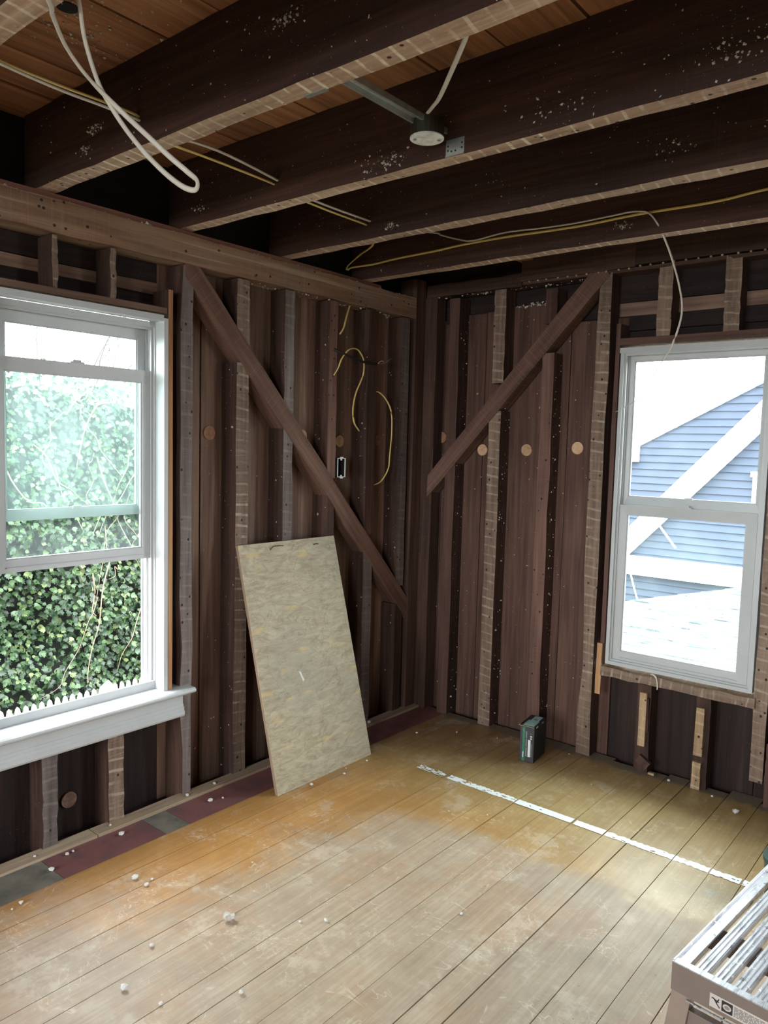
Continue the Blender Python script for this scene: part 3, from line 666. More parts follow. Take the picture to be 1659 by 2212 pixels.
bm = bmesh.new(); bx(bm, (-BWd+.012, .004, BH+.0015), (-.006, .082, BH+.0022)); bx(bm, (-BWd+.022, .082, BH+.0015), (-.012, .150, BH+.0022)); tag(mesh_obj('top_label', bm, BTEAL, bxo), 'pale teal printed label')
bm = bmesh.new(); bx(bm, (-BWd+.032, .088, BH+.0022), (-.022, .112, BH+.0026)); mesh_obj('label_print', bm, BGREY, bxo)
bm = bmesh.new(); bx(bm, (-.0002, .022, BH-.011), (.0008, .046, BH-.005)); mesh_obj('tape_tab', bm, TAPEY, bxo)
bm = bmesh.new(); bx(bm, (-.0002, .098, BH-.011), (.0008, .122, BH-.005)); mesh_obj('tape_tab', bm, BTEAL, bxo)

# ================================================================== WORK PLATFORM
def alu_top():
    m, t, p, out = new_mat('worn_ribbed_aluminium'); q = N(t)
    v, raw, rand = q.objvec()
    n1 = q.noise(q.mapping(v, (120, 14, 20)), 1, 4, .7, .5); n2 = q.noise(v, 26, 4, .65)
    col = q.mix(q.step(n1, .45, .7), C(176, 178, 182), C(118, 120, 126))
    col = q.mix(q.math('MULTIPLY', q.step(n2, .60, .68), .8), col, C(70, 72, 78))
    col = q.mix(q.math('MULTIPLY', q.step(q.noise(v, 60, 3, .6), .64, .68), .9), col, C(232, 232, 228))
    q.l(col, p.inputs['Base Color']); p.inputs['Metallic'].default_value = .55; p.inputs['Roughness'].default_value = .36
    return m
ALUT = alu_top(); ALULEG = plain('aluminium_leg', C(158, 142, 130), .4, .6, .15, 8)
pf = empty('work_platform', (2.172, -2.008, 0.0), -.105)
tag(pf, 'aluminium work platform with ribbed slats at the bottom right corner', 'platform')
PWd, PLn, PHt = .36, 1.12, .5
def slat_mesh(wd, ln, nr=3):
    bm = bmesh.new(); pr_ = [(0, -.012)]
    st = wd/(nr)
    for k in range(nr): pr_ += [(k*st+.0012, 0), (k*st+st*.62, 0), (k*st+st*.72, -.0022), (k*st+st*.94, -.0022)]
    pr_ += [(wd, 0), (wd, -.012)]
    a = [bm.verts.new((x, 0, z)) for x, z in pr_]; b = [bm.verts.new((x, ln, z)) for x, z in pr_]
    bm.faces.new(a); bm.faces.new(b[::-1])
    for i in range(len(pr_)): j = (i+1) % len(pr_); bm.faces.new((a[i], b[i], b[j], a[j]))
    return bm
first = None
for k in range(9):
    x = .0365 + k*.0362
    if first is None: first = mesh_obj('slat', slat_mesh(.026, PLn-.02), ALUT, pf); o = first
    else: o = first.copy(); link(o, pf)
    o.location = (x, .012, PHt - .001)
bm = bmesh.new(); bx(bm, (0, 0, PHt-.056), (.003, PLn, PHt+.004)); bx(bm, (0, .004, PHt-.006), (.026, PLn, PHt-.001)); mesh_obj('side_rail', bm, ALUT, pf)
bm = bmesh.new(); bx(bm, (PWd-.003, 0, PHt-.056), (PWd, PLn, PHt+.004)); bx(bm, (PWd-.026, .004, PHt-.006), (PWd, PLn, PHt-.001)); mesh_obj('side_rail', bm, ALUT, pf)
for yy in (0, PLn-.004):
    bm = bmesh.new(); bx(bm, (.0, yy-.004, PHt-.056), (PWd, yy, PHt+.0005)); o = mesh_obj('end_plate', bm, ALUSIDE, pf)
bm = bmesh.new(); bx(bm, (0, -.004, PHt+.0005), (PWd, .013, PHt+.003)); mesh_obj('end_lip', bm, ALUT, pf)
for yy in (.16, .55, .94):
    bm = bmesh.new(); bx(bm, (.004, yy, PHt-.045), (PWd-.004, yy+.04, PHt-.016)); mesh_obj('cross_channel', bm, ALUSIDE, pf)
def leg(x, y, sx, sy):
    bm = bmesh.new(); top = Vector((x, y, PHt-.05)); bot = Vector((x + sx*.05, y + sy*.03, .012)); hw, hd = .019, .013
    for p_ in ((top, bot),):
        a = [bm.verts.new(p_[0]+Vector((i*hw, j*hd, 0))) for i, j in ((-1,-1),(1,-1),(1,1),(-1,1))]; b = [bm.verts.new(p_[1]+Vector((i*hw, j*hd, 0))) for i, j in ((-1,-1),(1,-1),(1,1),(-1,1))]
        bm.faces.new(a); bm.faces.new(b[::-1])
        for i in range(4): bm.faces.new((a[i], b[i], b[(i+1) % 4], a[(i+1) % 4]))
    lo_ = mesh_obj('leg', bm, ALULEG, pf)
    bm = bmesh.new(); bx(bm, (bot.x-.022, bot.y-.017, 0), (bot.x+.022, bot.y+.017, .03)); mesh_obj('rubber_foot', bm, BLACKR, lo_)
    bm = bmesh.new(); cyl(bm, (top.x+.004+sx*.006, top.y-hd-.003 if sy < 0 else top.y+hd, PHt-.10), (0, 1, 0), .0055, .003, 12); mesh_obj('rivet', bm, RUST, lo_)
for x, sx in ((.018, -1), (PWd-.022, 1)):
    for y, sy in ((.022, -1), (PLn-.022, 1)): leg(x, y, sx, sy)
bm = bmesh.new(); bx(bm, (.02, .012, PHt-.125), (PWd-.02, .016, PHt-.092)); bx(bm, (.02, .008, PHt-.092), (PWd-.02, .024, PHt-.0895)); mesh_obj('leg_brace', bm, ALUSIDE, pf)
bm = bmesh.new(); bx(bm, (.02, PLn-.02, PHt-.125), (PWd-.02, PLn-.016, PHt-.092)); mesh_obj('leg_brace', bm, ALUSIDE, pf)
bm = bmesh.new(); bx(bm, (.03, -.0005, PHt-.068), (PWd-.02, .0035, PHt-.0655)); mesh_obj('edge_flange', bm, ALUT, pf)
# printed label on the end plate
LBL = plain('silver_label', C(176, 168, 160), .5); INK = plain('black_ink', C(28, 26, 26), .5); INKG = plain('grey_ink', C(118, 112, 106), .6)
lab = empty('tmp'); bpy.data.objects.remove(lab)
bm = bmesh.new(); bx(bm, (.076, -.0046, PHt-.048), (.27, -.004, PHt-.021)); lb = mesh_obj('warning_label', bm, LBL, pf); tag(lb, 'printed warning label')
bm = bmesh.new(); yq = -.0049
def lq(x0, x1, z0, z1): bx(bm, (x0, yq, PHt+z0), (x1, -.0044, PHt+z1))
lq(.0985, .119, -.045, -.024); mesh_obj('emblem', bm, INK, lb)
bm = bmesh.new(); yq = -.0052
el = [bm.verts.new((.1088+.0078*math.cos(a*.3491), yq, PHt-.0345+.0062*math.sin(a*.3491))) for a in range(18)]; bm.faces.new(el); mesh_obj('emblem_oval', bm, LBL, lb)
bm = bmesh.new(); el = [bm.verts.new((.1088+.0052*math.cos(a*.3491), yq-.0002, PHt-.0345+.0036*math.sin(a*.3491))) for a in range(18)]; bm.faces.new(el); mesh_obj('emblem_oval', bm, INKG, lb)
bm = bmesh.new(); yq = -.005
for q0, q1 in (((.083, -.028), (.090, -.037)), ((.0935, -.026), (.0885, -.036)), ((.080, -.0285), (.094, -.0325)), ((.088, -.035), (.0955, -.043))):
    a, b = Vector((q0[0], yq, PHt+q0[1])), Vector((q1[0], yq, PHt+q1[1])); nn = (b-a).normalized().cross(Vector((0, 1, 0)))*.0011
    bm.faces.new([bm.verts.new(p_) for p_ in (a+nn, b+nn, b-nn, a-nn)])
mesh_obj('pictogram', bm, INK, lb)
bm = bmesh.new(); rl = random.Random(5)
for r_ in range(7):
    x = .1215; z = -.0255 - r_*.0029
    while x < .262:
        ww = rl.uniform(.002, .009); lq(x, min(x+ww, .264), z-.0011, z+.0007); x += ww+.0018
mesh_obj('text_lines', bm, INKG, lb)

# ================================================================== CEILING LIGHT BOX
lbx = empty('ceiling_light_box', (1.256, -1.684, 2.38)); tag(lbx, 'round metal ceiling light box hung on a steel bar between two joists', 'light box')
bm = bmesh.new(); cyl(bm, (0, 0, 0), (0, 0, 1), .049, .042, 24); mesh_obj('box_body', bm, BOXDARK, lbx)
bm = bmesh.new(); cyl(bm, (0, 0, -.003), (0, 0, 1), .049, .003, 28); mesh_obj('cover_plate', bm, PLATEW, lbx)
for sx in (-1, 1):
    bm = bmesh.new(); cyl(bm, (sx*.026, sx*.022, -.0065), (0, 0, 1), .005, .004, 10); mesh_obj('cover_screw', bm, GALV, lbx)
bm = bmesh.new()
for dx in (-.017, .017): bx(bm, (dx-.004, -.443, .030), (dx+.004, .072, .046))
bx(bm, (-.017, -.443, .043), (.017, .072, .046)); mesh_obj('hanger_bar', bm, GALV, lbx)
bm = bmesh.new(); bx(bm, (.014, .0745, -.034), (.078, .0768, .012)); bx(bm, (.014, .071, -.036), (.078, .0768, -.033)); 
for hx, hz in ((.022, -.018), (.022, -.006), (.034, -.022), (.048, -.022), (.07, -.018), (.07, -.004)): cyl(bm, (hx, .0744, hz), (0, -1, 0), .003, .0006, 8, 1)
mesh_obj('end_bracket', bm, [GALV, BLACKR], lbx)
bm = bmesh.new(); bx(bm, (-.035, -.443, -.036), (.035, -.4405, .05)); bx(bm, (-.035, -.455, -.0385), (.035, -.440, -.036)); mesh_obj('end_bracket', bm, GALV, lbx)

# ================================================================== OUTLET BOX
ob = empty('outlet_box', (-.045, -.66, 1.387)); tag(ob, 'open metal outlet box screwed to the fourth stud of the left wall', 'outlet box')
bm = bmesh.new(); bx(bm, (-.05, -.029, -.048), (.05, -.0275, .048)); bx(bm, (-.05, .0275, -.048), (.05, .029, .048)); bx(bm, (-.05, -.029, .0465), (.05, .029, .048)); bx(bm, (-.05, -.029, -.048), (.05, .029, -.0465)); bx(bm, (-.05, -.029, -.048), (-.048, .029, .048)); mesh_obj('box_shell', bm, BOXDARK, ob)
bm = bmesh.new(); ring(bm, lambda u, d, z: (-d, u, z), -.029, .029, -.048, .048, .0036, -.052, -.048); mesh_obj('rim', bm, BWHT, ob)
for z in (.041, -.041):
    bm = bmesh.new(); cyl(bm, (.046, 0, z), (1, 0, 0), .005, .005, 12); bx(bm, (.0505, -.01, z*1.24-.003), (.052, .012, z*1.24+.003)); mesh_obj('screw_ear', bm, BWHT, ob)

# ================================================================== CABLES
def cable(name, label, mat, pts, r=.0055, flat=.55, up=(0, 0, 1), extra=None, smooth=6, cat='cable'):
    bm = bmesh.new(); tube(bm, pts, r, 8, flat, smooth, up)
    mats = [mat]
    if extra:
        for m_, p_, r_ in extra: mats.append(m_); tube(bm, p_, r_, 6, 1, 4, up, mi=len(mats)-1)
    o = mesh_obj(name, bm, mats, smooth=True); tag(o, label, cat); return o
cable('cable_loop', 'thick white cable hanging in a long loop at the upper left', CABW,
      [(1.50,-3.285,2.46),(1.50,-3.1,2.38),(1.43,-2.95,2.26),(1.346,-2.84,2.212),(1.254,-2.786,2.242),(1.18,-2.724,2.239),(1.154,-2.675,2.218),(1.147,-2.631,2.196),(1.168,-2.59,2.159),(1.222,-2.571,2.11),(1.268,-2.553,2.067),(1.302,-2.535,2.036),(1.309,-2.517,2.022),(1.288,-2.505,2.012),(1.265,-2.515,2.018),(1.229,-2.527,2.043),(1.189,-2.540,2.079),(1.156,-2.552,2.114),(1.125,-2.567,2.155),(1.102,-2.585,2.198),(1.09,-2.606,2.242),(1.094,-2.636,2.311),(1.113,-2.659,2.37),(1.13,-2.696,2.45)], .0058, .65, up=(0, -1, 0))
cable('run_cable', 'white cable strung through the joists at the upper left', CABW,
      [(.69,-3.2,2.43),(.66,-2.7,2.41),(.63,-2.6,2.41),(.625,-2.45,2.405),(.622,-2.32,2.408),(.6,-2.19,2.417),(.59,-2.16,2.41),(.60,-2.128,2.405),(.585,-1.9,2.425),(.545,-1.607,2.422),(.54,-1.57,2.42),(.53,-1.548,2.41),(.53,-1.3,2.405),(.512,-1.068,2.415),(.51,-1.0,2.41),(.5,-.9,2.42),(.47,-.56,2.49),(.478,-.524,2.487),(.58,-.520,2.452),(.656,-.519,2.437),(.824,-.519,2.447),(1.0,-.519,2.438),(1.154,-.519,2.434),(1.3,-.519,2.437),(1.41,-.519,2.437),(1.47,-.51,2.41),(1.515,-.45,2.30),(1.55,-.40,2.155),(1.565,-.40,2.047),(1.535,-.40,1.932),(1.50,-.40,1.87)], .006, .6, up=(0, -.3, 1),
      extra=[(GALV, [(1.50,-.40,1.87),(1.46,-.40,1.80),(1.41,-.40,1.724),(1.36,-.40,1.69),(1.316,-.40,1.668)], .0018)])
cable('run_cable', 'yellow cable strung beside the white one through the joists', CABY,
      [(.66,-3.2,2.44),(.62,-2.7,2.425),(.605,-2.45,2.425),(.60,-2.3,2.43),(.597,-2.19,2.428),(.585,-2.16,2.405),(.575,-2.128,2.395),(.565,-1.9,2.400),(.528,-1.607,2.412),(.522,-1.57,2.405),(.522,-1.548,2.398),(.512,-1.3,2.396),(.494,-1.068,2.403),(.485,-1.02,2.40),(.45,-1.0,2.40),(.3,-.8,2.41),(.02,-.57,2.45),(-.03,-.60,2.40),(-.035,-.61,2.375)], .0055, .6)
cable('run_cable', 'yellow cable stapled along the last joist in front of the right wall', CABY,
      [(-.035,-.60,2.375),(-.03,-.58,2.39),(.0,-.53,2.405),(.07,-.506,2.412),(.199,-.504,2.42),(.45,-.504,2.425),(.581,-.504,2.431),(.824,-.503,2.432),(1.154,-.503,2.424),(1.42,-.503,2.430),(1.7,-.503,2.427),(1.9,-.503,2.44),(2.4,-.503,2.45)], .0055, .6, up=(0, -1, .2))
cable('drop_cable', 'white cable dropping from a joist to the round light box', CABW,
      [(1.69,-2.135,2.36),(1.67,-2.11,2.352),(1.56,-2.0,2.36),(1.44,-1.88,2.375),(1.36,-1.80,2.40),(1.29,-1.73,2.424)], .006, .5, up=(0, 0, 1))
cable('wall_cable', 'short yellow cable dropping from the girt beam behind the fourth stud', CABY, [(-.03,-.575,2.23),(-.03,-.59,2.19),(-.02,-.62,2.14),(-.0,-.66,2.08),(.004,-.69,2.045)], .005, .6)
cable('wall_cable', 'yellow cable curling out of the fourth stud above the outlet box', CABY,
      [(.004,-.728,1.84),(.02,-.716,1.875),(.02,-.69,1.925),(.02,-.641,1.973),(.015,-.58,1.985),(.005,-.53,1.965),(.0,-.50,1.925),(-.005,-.50,1.86),(-.01,-.545,1.77),(-.01,-.565,1.69),(-.02,-.545,1.62),(-.03,-.49,1.575)], .005, .6)
cable('wall_cable', 'yellow cable bowing between two holes in the fifth stud', CABY,
      [(-.03,-.398,1.78),(-.01,-.365,1.785),(.0,-.31,1.745),(0,-.265,1.678),(0,-.258,1.57),(.0,-.27,1.45),(0,-.28,1.38),(-.01,-.33,1.31),(-.03,-.398,1.285)], .005, .6)
cable('wall_cable', 'black cable with stripped wire ends poking out of the fourth stud', BLACKR,
      [(-.01,-.73,1.972),(.02,-.70,1.955),(.02,-.62,1.94),(.02,-.52,1.925),(.02,-.42,1.925)], .006, 1,
      extra=[(GALV, [(.02,-.42,1.925),(.02,-.36,1.935),(.025,-.31,1.965)], .0016), (plain('red_wire', C(120, 52, 46), .5), [(.02,-.42,1.923),(.02,-.36,1.93),(.02,-.30,1.95)], .0018), (CABW, [(.02,-.415,1.927),(.022,-.385,1.945),(.026,-.372,1.94)], .0016)])
cable('wall_cable', 'yellow cable entering the bottom of the open outlet box', CABY, [(-.035,-.693,1.34),(-.032,-.698,1.30),(-.036,-.70,1.25)], .005, .6)
cable('sill_wire', 'short cream wire hanging over the plank below the right window', CABW, [(1.385,.0,.474),(1.40,-.012,.477),(1.418,-.02,.465),(1.424,-.02,.43),(1.424,-.02,.415)], .0045, .7)

# ================================================================== CRUMBS ON THE FLOOR
def crumb_mesh(s, spiky, seed):
    bm = bmesh.new(); bmesh.ops.create_icosphere(bm, subdivisions=2 if spiky else 1, radius=s); r = random.Random(seed)
    for v_ in bm.verts: v_.co *= (r.uniform(.45, 1.35) if spiky else r.uniform(.75, 1.2)); v_.co.z *= .7
    mz = min(v_.co.z for v_ in bm.verts)
    for v_ in bm.verts: v_.co.z -= mz
    return bm
def crumb(name, x, y, s, label, cat, spiky=False, group=None, z=.0006, seed=1):
    s *= 1.35
    o = mesh_obj(name, crumb_mesh(s, spiky, seed), PLAST if not spiky else FLUFF); o.location = (x, y, z); o.rotation_euler.z = seed
    tag(o, label, cat, group); return o
crumb('insulation_tuft', .819, -2.016, .0125, 'fluffy white insulation tuft, the largest bit on the open floor', 'tuft', True, seed=3)
crumb('plaster_crumb', .404, -2.086, .0095, 'larger white plaster lump in a cluster left of the floor centre', 'crumb', seed=4)
crumb('plaster_crumb', .466, -2.083, .0065, 'smaller white plaster lump just right of the larger one in the cluster', 'crumb', seed=5)
crumb('plaster_crumb', .849, -2.402, .0085, 'grey-white plaster lump near the bottom left edge of the photo', 'crumb', seed=6)
crumb('plaster_crumb', .972, -2.37, .0055, 'white plaster bit on a board joint at the bottom left', 'crumb', seed=7)
crumb('plaster_crumb', 1.821, -.141, .011, 'white plaster chip on boards below the right window', 'crumb', seed=8)
crumb('plaster_crumb', .257, -2.407, .006, 'white plaster bit at the far left edge of the orange boards', 'crumb', seed=9)
tiny_pts = [(.268,-2.44),(.993,-1.876),(1.052,-1.82),(1.057,-.871),(.45,-2.05),(.33,-1.16),(.325,-.93),(.34,-.80),(.36,-.98),(.65,-.12),(.45,-.2),(.3,-.35),(1.02,-.05),(1.7,-.05),(1.5,-.02),(1.25,-.3),(1.35,-1.5),(.75,-2.25),(.62,-1.75),(1.45,-2.1),(1.1,-2.2),(.92,-.95)]
for i, (x, y) in enumerate(tiny_pts):
    crumb('plaster_crumb', x, y, .0028 + .0015*(i % 3), 'tiny white plaster speck lying on the varnished floorboards', 'crumb', group='tiny plaster specks on the floor', seed=20+i)
for i, (x, y) in enumerate([(.077,-2.133),(.082,-2.158),(.142,-2.246),(.02,-1.95),(.03,-1.6),(.12,-1.55),(.14,-1.5),(.02,-1.45),(.1,-1.95),(.025,-2.25),(.02,-.5),(.03,-.42)]):
    crumb('plaster_crumb', x, y, .004 + .002*(i % 3), 'small white plaster bit on the strip or red boards along the left wall', 'crumb', group='plaster bits along the left wall', z=.006 if x < .05 else -.0035, seed=50+i)
o = timber('wood_offcut', None, (1.40, -.012, .0012), (1.428, .006, .010), 'x', '+z', LATHW, LATHW, jit=.001, segs=2); tag(o, 'tiny pale wood offcut at the foot of the first short stud below the window', 'offcut')
# green container just entering the frame on the right
GRN = plain('dark_green_plastic', C(34, 62, 50), .4)
bkt = empty('green_container', (2.155, -.72, .0012)); tag(bkt, 'dark green plastic container cut off by the right edge of the photo', 'container')
bm = bmesh.new(); cyl(bm, (0, 0, 0), (0, 0, 1), .088, .008, 28); cyl(bm, (0, 0, .008), (0, 0, 1), .086, .14, 28, r2=.094); mesh_obj('body', bm, GRN, bkt)
bm = bmesh.new(); cyl(bm, (0, 0, .148), (0, 0, 1), .098, .014, 28); mesh_obj('lid', bm, GRN, bkt)

# ================================================================== OUTSIDE
GROUND = plain('yard_ground', C(96, 92, 74), .95, 0, .3, 2)
gr = box('ground', (-40, -40, -2.6), (40, 40, -2.5), GROUND); tag(gr, kind='structure')
# --- ivy hedge
def leaf_mat():
    m, t, p, out = new_mat('ivy_leaf'); q = N(t)
    g = q.n('ShaderNodeNewGeometry'); oi = q.n('ShaderNodeObjectInfo')
    rr = q.math('FRACT', q.math('ADD', g.outputs['Random Per Island'], oi.outputs['Random']))
    col = q.ramp(rr, [(0, C(16, 32, 18)), (.4, C(30, 52, 28)), (.8, C(52, 76, 42)), (1, C(96, 108, 68))])
    q.l(col, p.inputs['Base Color']); p.inputs['Roughness'].default_value = .42; p.inputs['Specular IOR Level'].default_value = .35
    return m
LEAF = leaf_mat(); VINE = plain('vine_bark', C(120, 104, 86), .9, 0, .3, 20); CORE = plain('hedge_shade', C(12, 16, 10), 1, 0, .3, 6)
hedge = empty('ivy_hedge', (-5.3, .8, -2.5)); tag(hedge, 'tall hedge overgrown with dark green ivy outside the left window', 'hedge')
HL = Vector((-5.3, .8, -2.5))
def hx(y, z):  # front surface of the hedge
    return -5.05 + .28*noise.noise(Vector((y*.8, z*.8, 3))) + .12*noise.noise(Vector((y*2.4, z*2.4, 9))) - (.10*max(0, z-1.2)**2)
def htop(y): return 2.14 + .16*noise.noise(Vector((y*1.6, 7, 1))) - .14*max(0, y-.9)
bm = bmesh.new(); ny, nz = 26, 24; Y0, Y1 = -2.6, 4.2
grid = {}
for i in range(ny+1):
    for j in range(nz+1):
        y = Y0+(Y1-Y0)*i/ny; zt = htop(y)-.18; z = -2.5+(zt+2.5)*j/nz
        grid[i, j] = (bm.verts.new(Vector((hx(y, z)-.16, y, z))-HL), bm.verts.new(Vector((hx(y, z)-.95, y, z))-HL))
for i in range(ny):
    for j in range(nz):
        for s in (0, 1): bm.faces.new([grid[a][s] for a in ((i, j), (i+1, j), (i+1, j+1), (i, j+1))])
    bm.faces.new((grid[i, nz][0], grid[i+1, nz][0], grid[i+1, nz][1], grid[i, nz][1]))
mesh_obj('hedge_shade_core', bm, CORE, hedge)  # dark mass behind the leaves so the gaps read as shade
shape = [(0, -.5), (.30, -.42), (.52, -.12), (.30, .02), (.34, .26), (.14, .2), (0, .56), (-.14, .2), (-.34, .26), (-.30, .02), (-.52, -.12), (-.30, -.42)]
def leaf_verts(bm, p, nrm, s, r):
    nrm = nrm.normalized(); a = nrm.orthogonal().normalized(); a.rotate(Matrix.Rotation(r.uniform(0, 6.28), 3, nrm)); b = nrm.cross(a)
    if b.z > 0: a, b = -a, -b       # tips hang down
    c_ = bm.verts.new(p - nrm*s*.08)
    vv = [bm.verts.new(p + a*x*s + b*y*s + nrm*s*(.16*abs(x) - .1*y*y)) for x, y in shape]
    for i in range(len(vv)): bm.faces.new((c_, vv[i], vv[(i+1) % len(vv)]))
leaf_meshes = []
rl = random.Random(9)
for k in range(4):
    bm = bmesh.new(); leaf_verts(bm, Vector((0, 0, 0)), Vector((0, 0, 1)), 1.0, rl); me = bpy.data.meshes.new('ivy_leaf'); bm.to_mesh(me); bm.free(); me.materials.append(LEAF); leaf_meshes.append(me)
cpos = Vector(M.translation)
def seen(p):  # does the eye see this point through the left window opening?
    t_ = (0 - cpos.x)/(p.x - cpos.x); y = cpos.y+(p.y-cpos.y)*t_; z = cpos.z+(p.z-cpos.z)*t_
    return -2.30 < y < -1.74 and .5 < z < 1.02
cand = []
bmj = bmesh.new()
for _ in range(26000):
    y = rl.uniform(Y0, Y1); zt = htop(y); z = -2.45 + (zt+2.45)*rl.random()
    core = rl.random() < .16
    p = Vector((hx(y, z) + rl.gauss(0, .035) - (.14 if core else 0), y, z + (rl.uniform(0, .12) if z > zt-.2 else 0)))
    nr = Vector((1, rl.gauss(0, .55), .45 + rl.gauss(0, .5))); s = rl.uniform(.042, .075)
    if seen(p) and len(cand) < 300 and not core and rl.random() < .2: cand.append((p, nr, s)); continue
    leaf_verts(bmj, p - HL, nr, s, rl)
o = mesh_obj('ivy_foliage', bmj, LEAF, hedge, recalc=False, smooth=True); o['kind'] = 'stuff'
for i, (p, nr, s) in enumerate(cand):
    o = bpy.data.objects.new('ivy_leaf', leaf_meshes[i % 4]); link(o, hedge); o.location = p-HL
    qn = nr.to_track_quat('Z', 'Y'); o.rotation_mode = 'QUATERNION'; o.rotation_quaternion = qn @ Vector((0, 0, 1)).rotation_difference(Vector((0, 0, 1))) ; o.scale = (s, s, s)
for k in range(30):
    y = rl.uniform(-.9, 1.9); z = rl.uniform(-.2, 2.1) if k > 7 else rl.uniform(1.2, 2.2); pts = []
    dy = rl.uniform(-.12, .12); dz = -rl.uniform(.05, .2)
    for i in range(rl.randint(5, 9)):
        pts.append(Vector((hx(y, z)+.09+rl.uniform(0, .05), y, z))-HL); y += dy+rl.gauss(0, .06); z += dz+rl.gauss(0, .06)
    bm = bmesh.new(); tube(bm, pts, rl.uniform(.004, .009), 5, 1, 3, taper=.5); mesh_obj('vine', bm, VINE, hedge)
# --- picket fence
fence = empty('picket_fence', (-4.35, .3, -2.5)); tag(fence, 'white picket fence with pointed tops in front of the ivy hedge', 'fence')
FL = Vector((-4.35, .3, -2.5)); FZ = -1.0
bm = bmesh.new(); poly_prism(bm, [(0, -.024, .02), (0, .024, .02), (0, .024, 2.5+FZ-.055), (0, .017, 2.5+FZ-.018), (0, 0, 2.5+FZ), (0, -.017, 2.5+FZ-.018), (0, -.024, 2.5+FZ-.055)], (1, 0, 0), .018)
pk = mesh_obj('picket', bm, PAINTW, fence); pk.location = (0, -1.9, 0)
for k in range(1, 48):
    o = pk.copy(); link(o, fence); o.location = (rl.uniform(-.003, .003), -1.9+k*.0765, rl.uniform(-.006, .006))
for z in (.35, 1.15): box('rail', (-4.378, -1.7, -2.5+z), (-4.352, 2.05, -2.42+z), PAINTW, fence).location -= FL
bm = bmesh.new(); bx(bm, (-.05, -.05, 0), (.05, .05, 1.40)); bx(bm, (-.062, -.062, 1.40), (.062, .062, 1.43))
a = [bm.verts.new(p_) for p_ in ((-.045, -.045, 1.43), (.045, -.045, 1.43), (.045, .045, 1.43), (-.045, .045, 1.43))]; b4 = [bm.verts.new(p_) for p_ in ((-.06, -.06, 1.46), (.06, -.06, 1.46), (.06, .06, 1.46), (-.06, .06, 1.46))]; tp = bm.verts.new((0, 0, 1.545))
for i in range(4): bm.faces.new((a[i], a[(i+1) % 4], b4[(i+1) % 4], b4[i])); bm.faces.new((b4[i], b4[(i+1) % 4], tp))
o = mesh_obj('post', bm, PAINTW, fence); o.location = (-.03, .34, 0); tag(o, 'post with pointed cap')
# --- bare tree behind the hedge
TREEB = plain('tree_bark', C(58, 50, 46), .9, 0, .3, 20)
tree = empty('bare_tree', (-11.5, 2.6, -2.5)); tag(tree, 'bare leafless tree rising behind the ivy hedge', 'tree')
def branch(bm, p, d, l, r, depth):
    pts = [p]; q_ = p.copy()
    for i in range(4): d = (d + Vector((rl.gauss(0, .16), rl.gauss(0, .16), rl.gauss(.03, .12)))).normalized(); q_ = q_ + d*l/4; pts.append(q_.copy())
    tube(bm, pts, r, 5, 1, 2, taper=.5)
    if depth:
        for k in range(3 if depth > 1 else 4):
            t_ = rl.choice(pts[1:]); branch(bm, t_.copy(), (d + Vector((rl.gauss(0, .7), rl.gauss(0, .7), rl.gauss(.1, .4)))).normalized(), l*rl.uniform(.45, .7), r*.5, depth-1)
bm = bmesh.new(); tube(bm, [(0, 0, 0), (.05, .1, 1.5), (0, -.1, 3)], .12, 8, 1, 4, taper=.7); mesh_obj('trunk', bm, TREEB, tree)
for k in range(9):
    bm = bmesh.new(); branch(bm, Vector((0, -.1, rl.uniform(2.2, 3))), Vector((rl.uniform(-.4, .5), rl.uniform(-1, 1), rl.uniform(.4, 1))).normalized(), rl.uniform(2.0, 3.2), .04, 3); mesh_obj('branch', bm, TREEB, tree)

# --- neighbouring house (gable wall at y = 6)
def shingle():
    m, t, p, out = new_mat('weathered_shingle'); q = N(t)
    geo = q.n('ShaderNodeNewGeometry'); pos = geo.outputs['Position']
    n_ = q.noise(q.mapping(pos, (3, 16, 1)), 1, 5, .75, .4)
    col = q.mix(q.step(n_, .5, .62), C(92, 98, 100), C(40, 46, 50))
    q.l(col, p.inputs['Base Color']); p.inputs['Roughness'].default_value = .9
    return m
SIDING = plain('blue_grey_clapboard', C(40, 50, 70), .7, 0, .06, 3); TRIM = plain('house_white_trim', C(235, 235, 232), .6); SHING = shingle(); DKPANE = plain('dark_pane', C(30, 36, 44), .15)
house = empty('neighbour_house', (1.5, 6.0, -2.5)); tag(house, 'blue-grey clapboard house with white gable trim outside the right window', 'house')
HO = Vector((1.5, 6.0, -2.5))
def rk(x): return 1.592 + .535*(x+1.026)
XA = 3.0; ZA = rk(XA)
bm = bmesh.new(); poly_prism(bm, [(-1.45, .03, -2.5), (7.45, .03, -2.5), (7.45, .03, 1.35), (XA, .03, ZA), (-1.45, .03, 1.35)], (0, 1, 0), 6.0)
for v_ in bm.verts: v_.co -= Vector((HO.x, 0, HO.z))
mesh_obj('wall', bm, SIDING, house)
z = -1.9; pitch = .089; row = 0
while z < ZA-.1:
    xl = -1.47 if z < 1.36 else (z-1.592)/.535 - 1.026; xr = 2*XA - xl
    bm = bmesh.new(); vv = []
    for x in (xl, xr):
        vv.append([bm.verts.new(Vector((x-HO.x, yy, zz-HO.z))) for yy, zz in ((-.030, z), (-.004, z+pitch+.012), (.03, z+pitch+.012), (.03, z))])
    a, b = vv; bm.faces.new(a); bm.faces.new(b[::-1])
    for i in range(4): j = (i+1) % 4; bm.faces.new((a[i], b[i], b[j], a[j]))
    mesh_obj('clapboard', bm, SIDING, house); z += pitch; row += 1
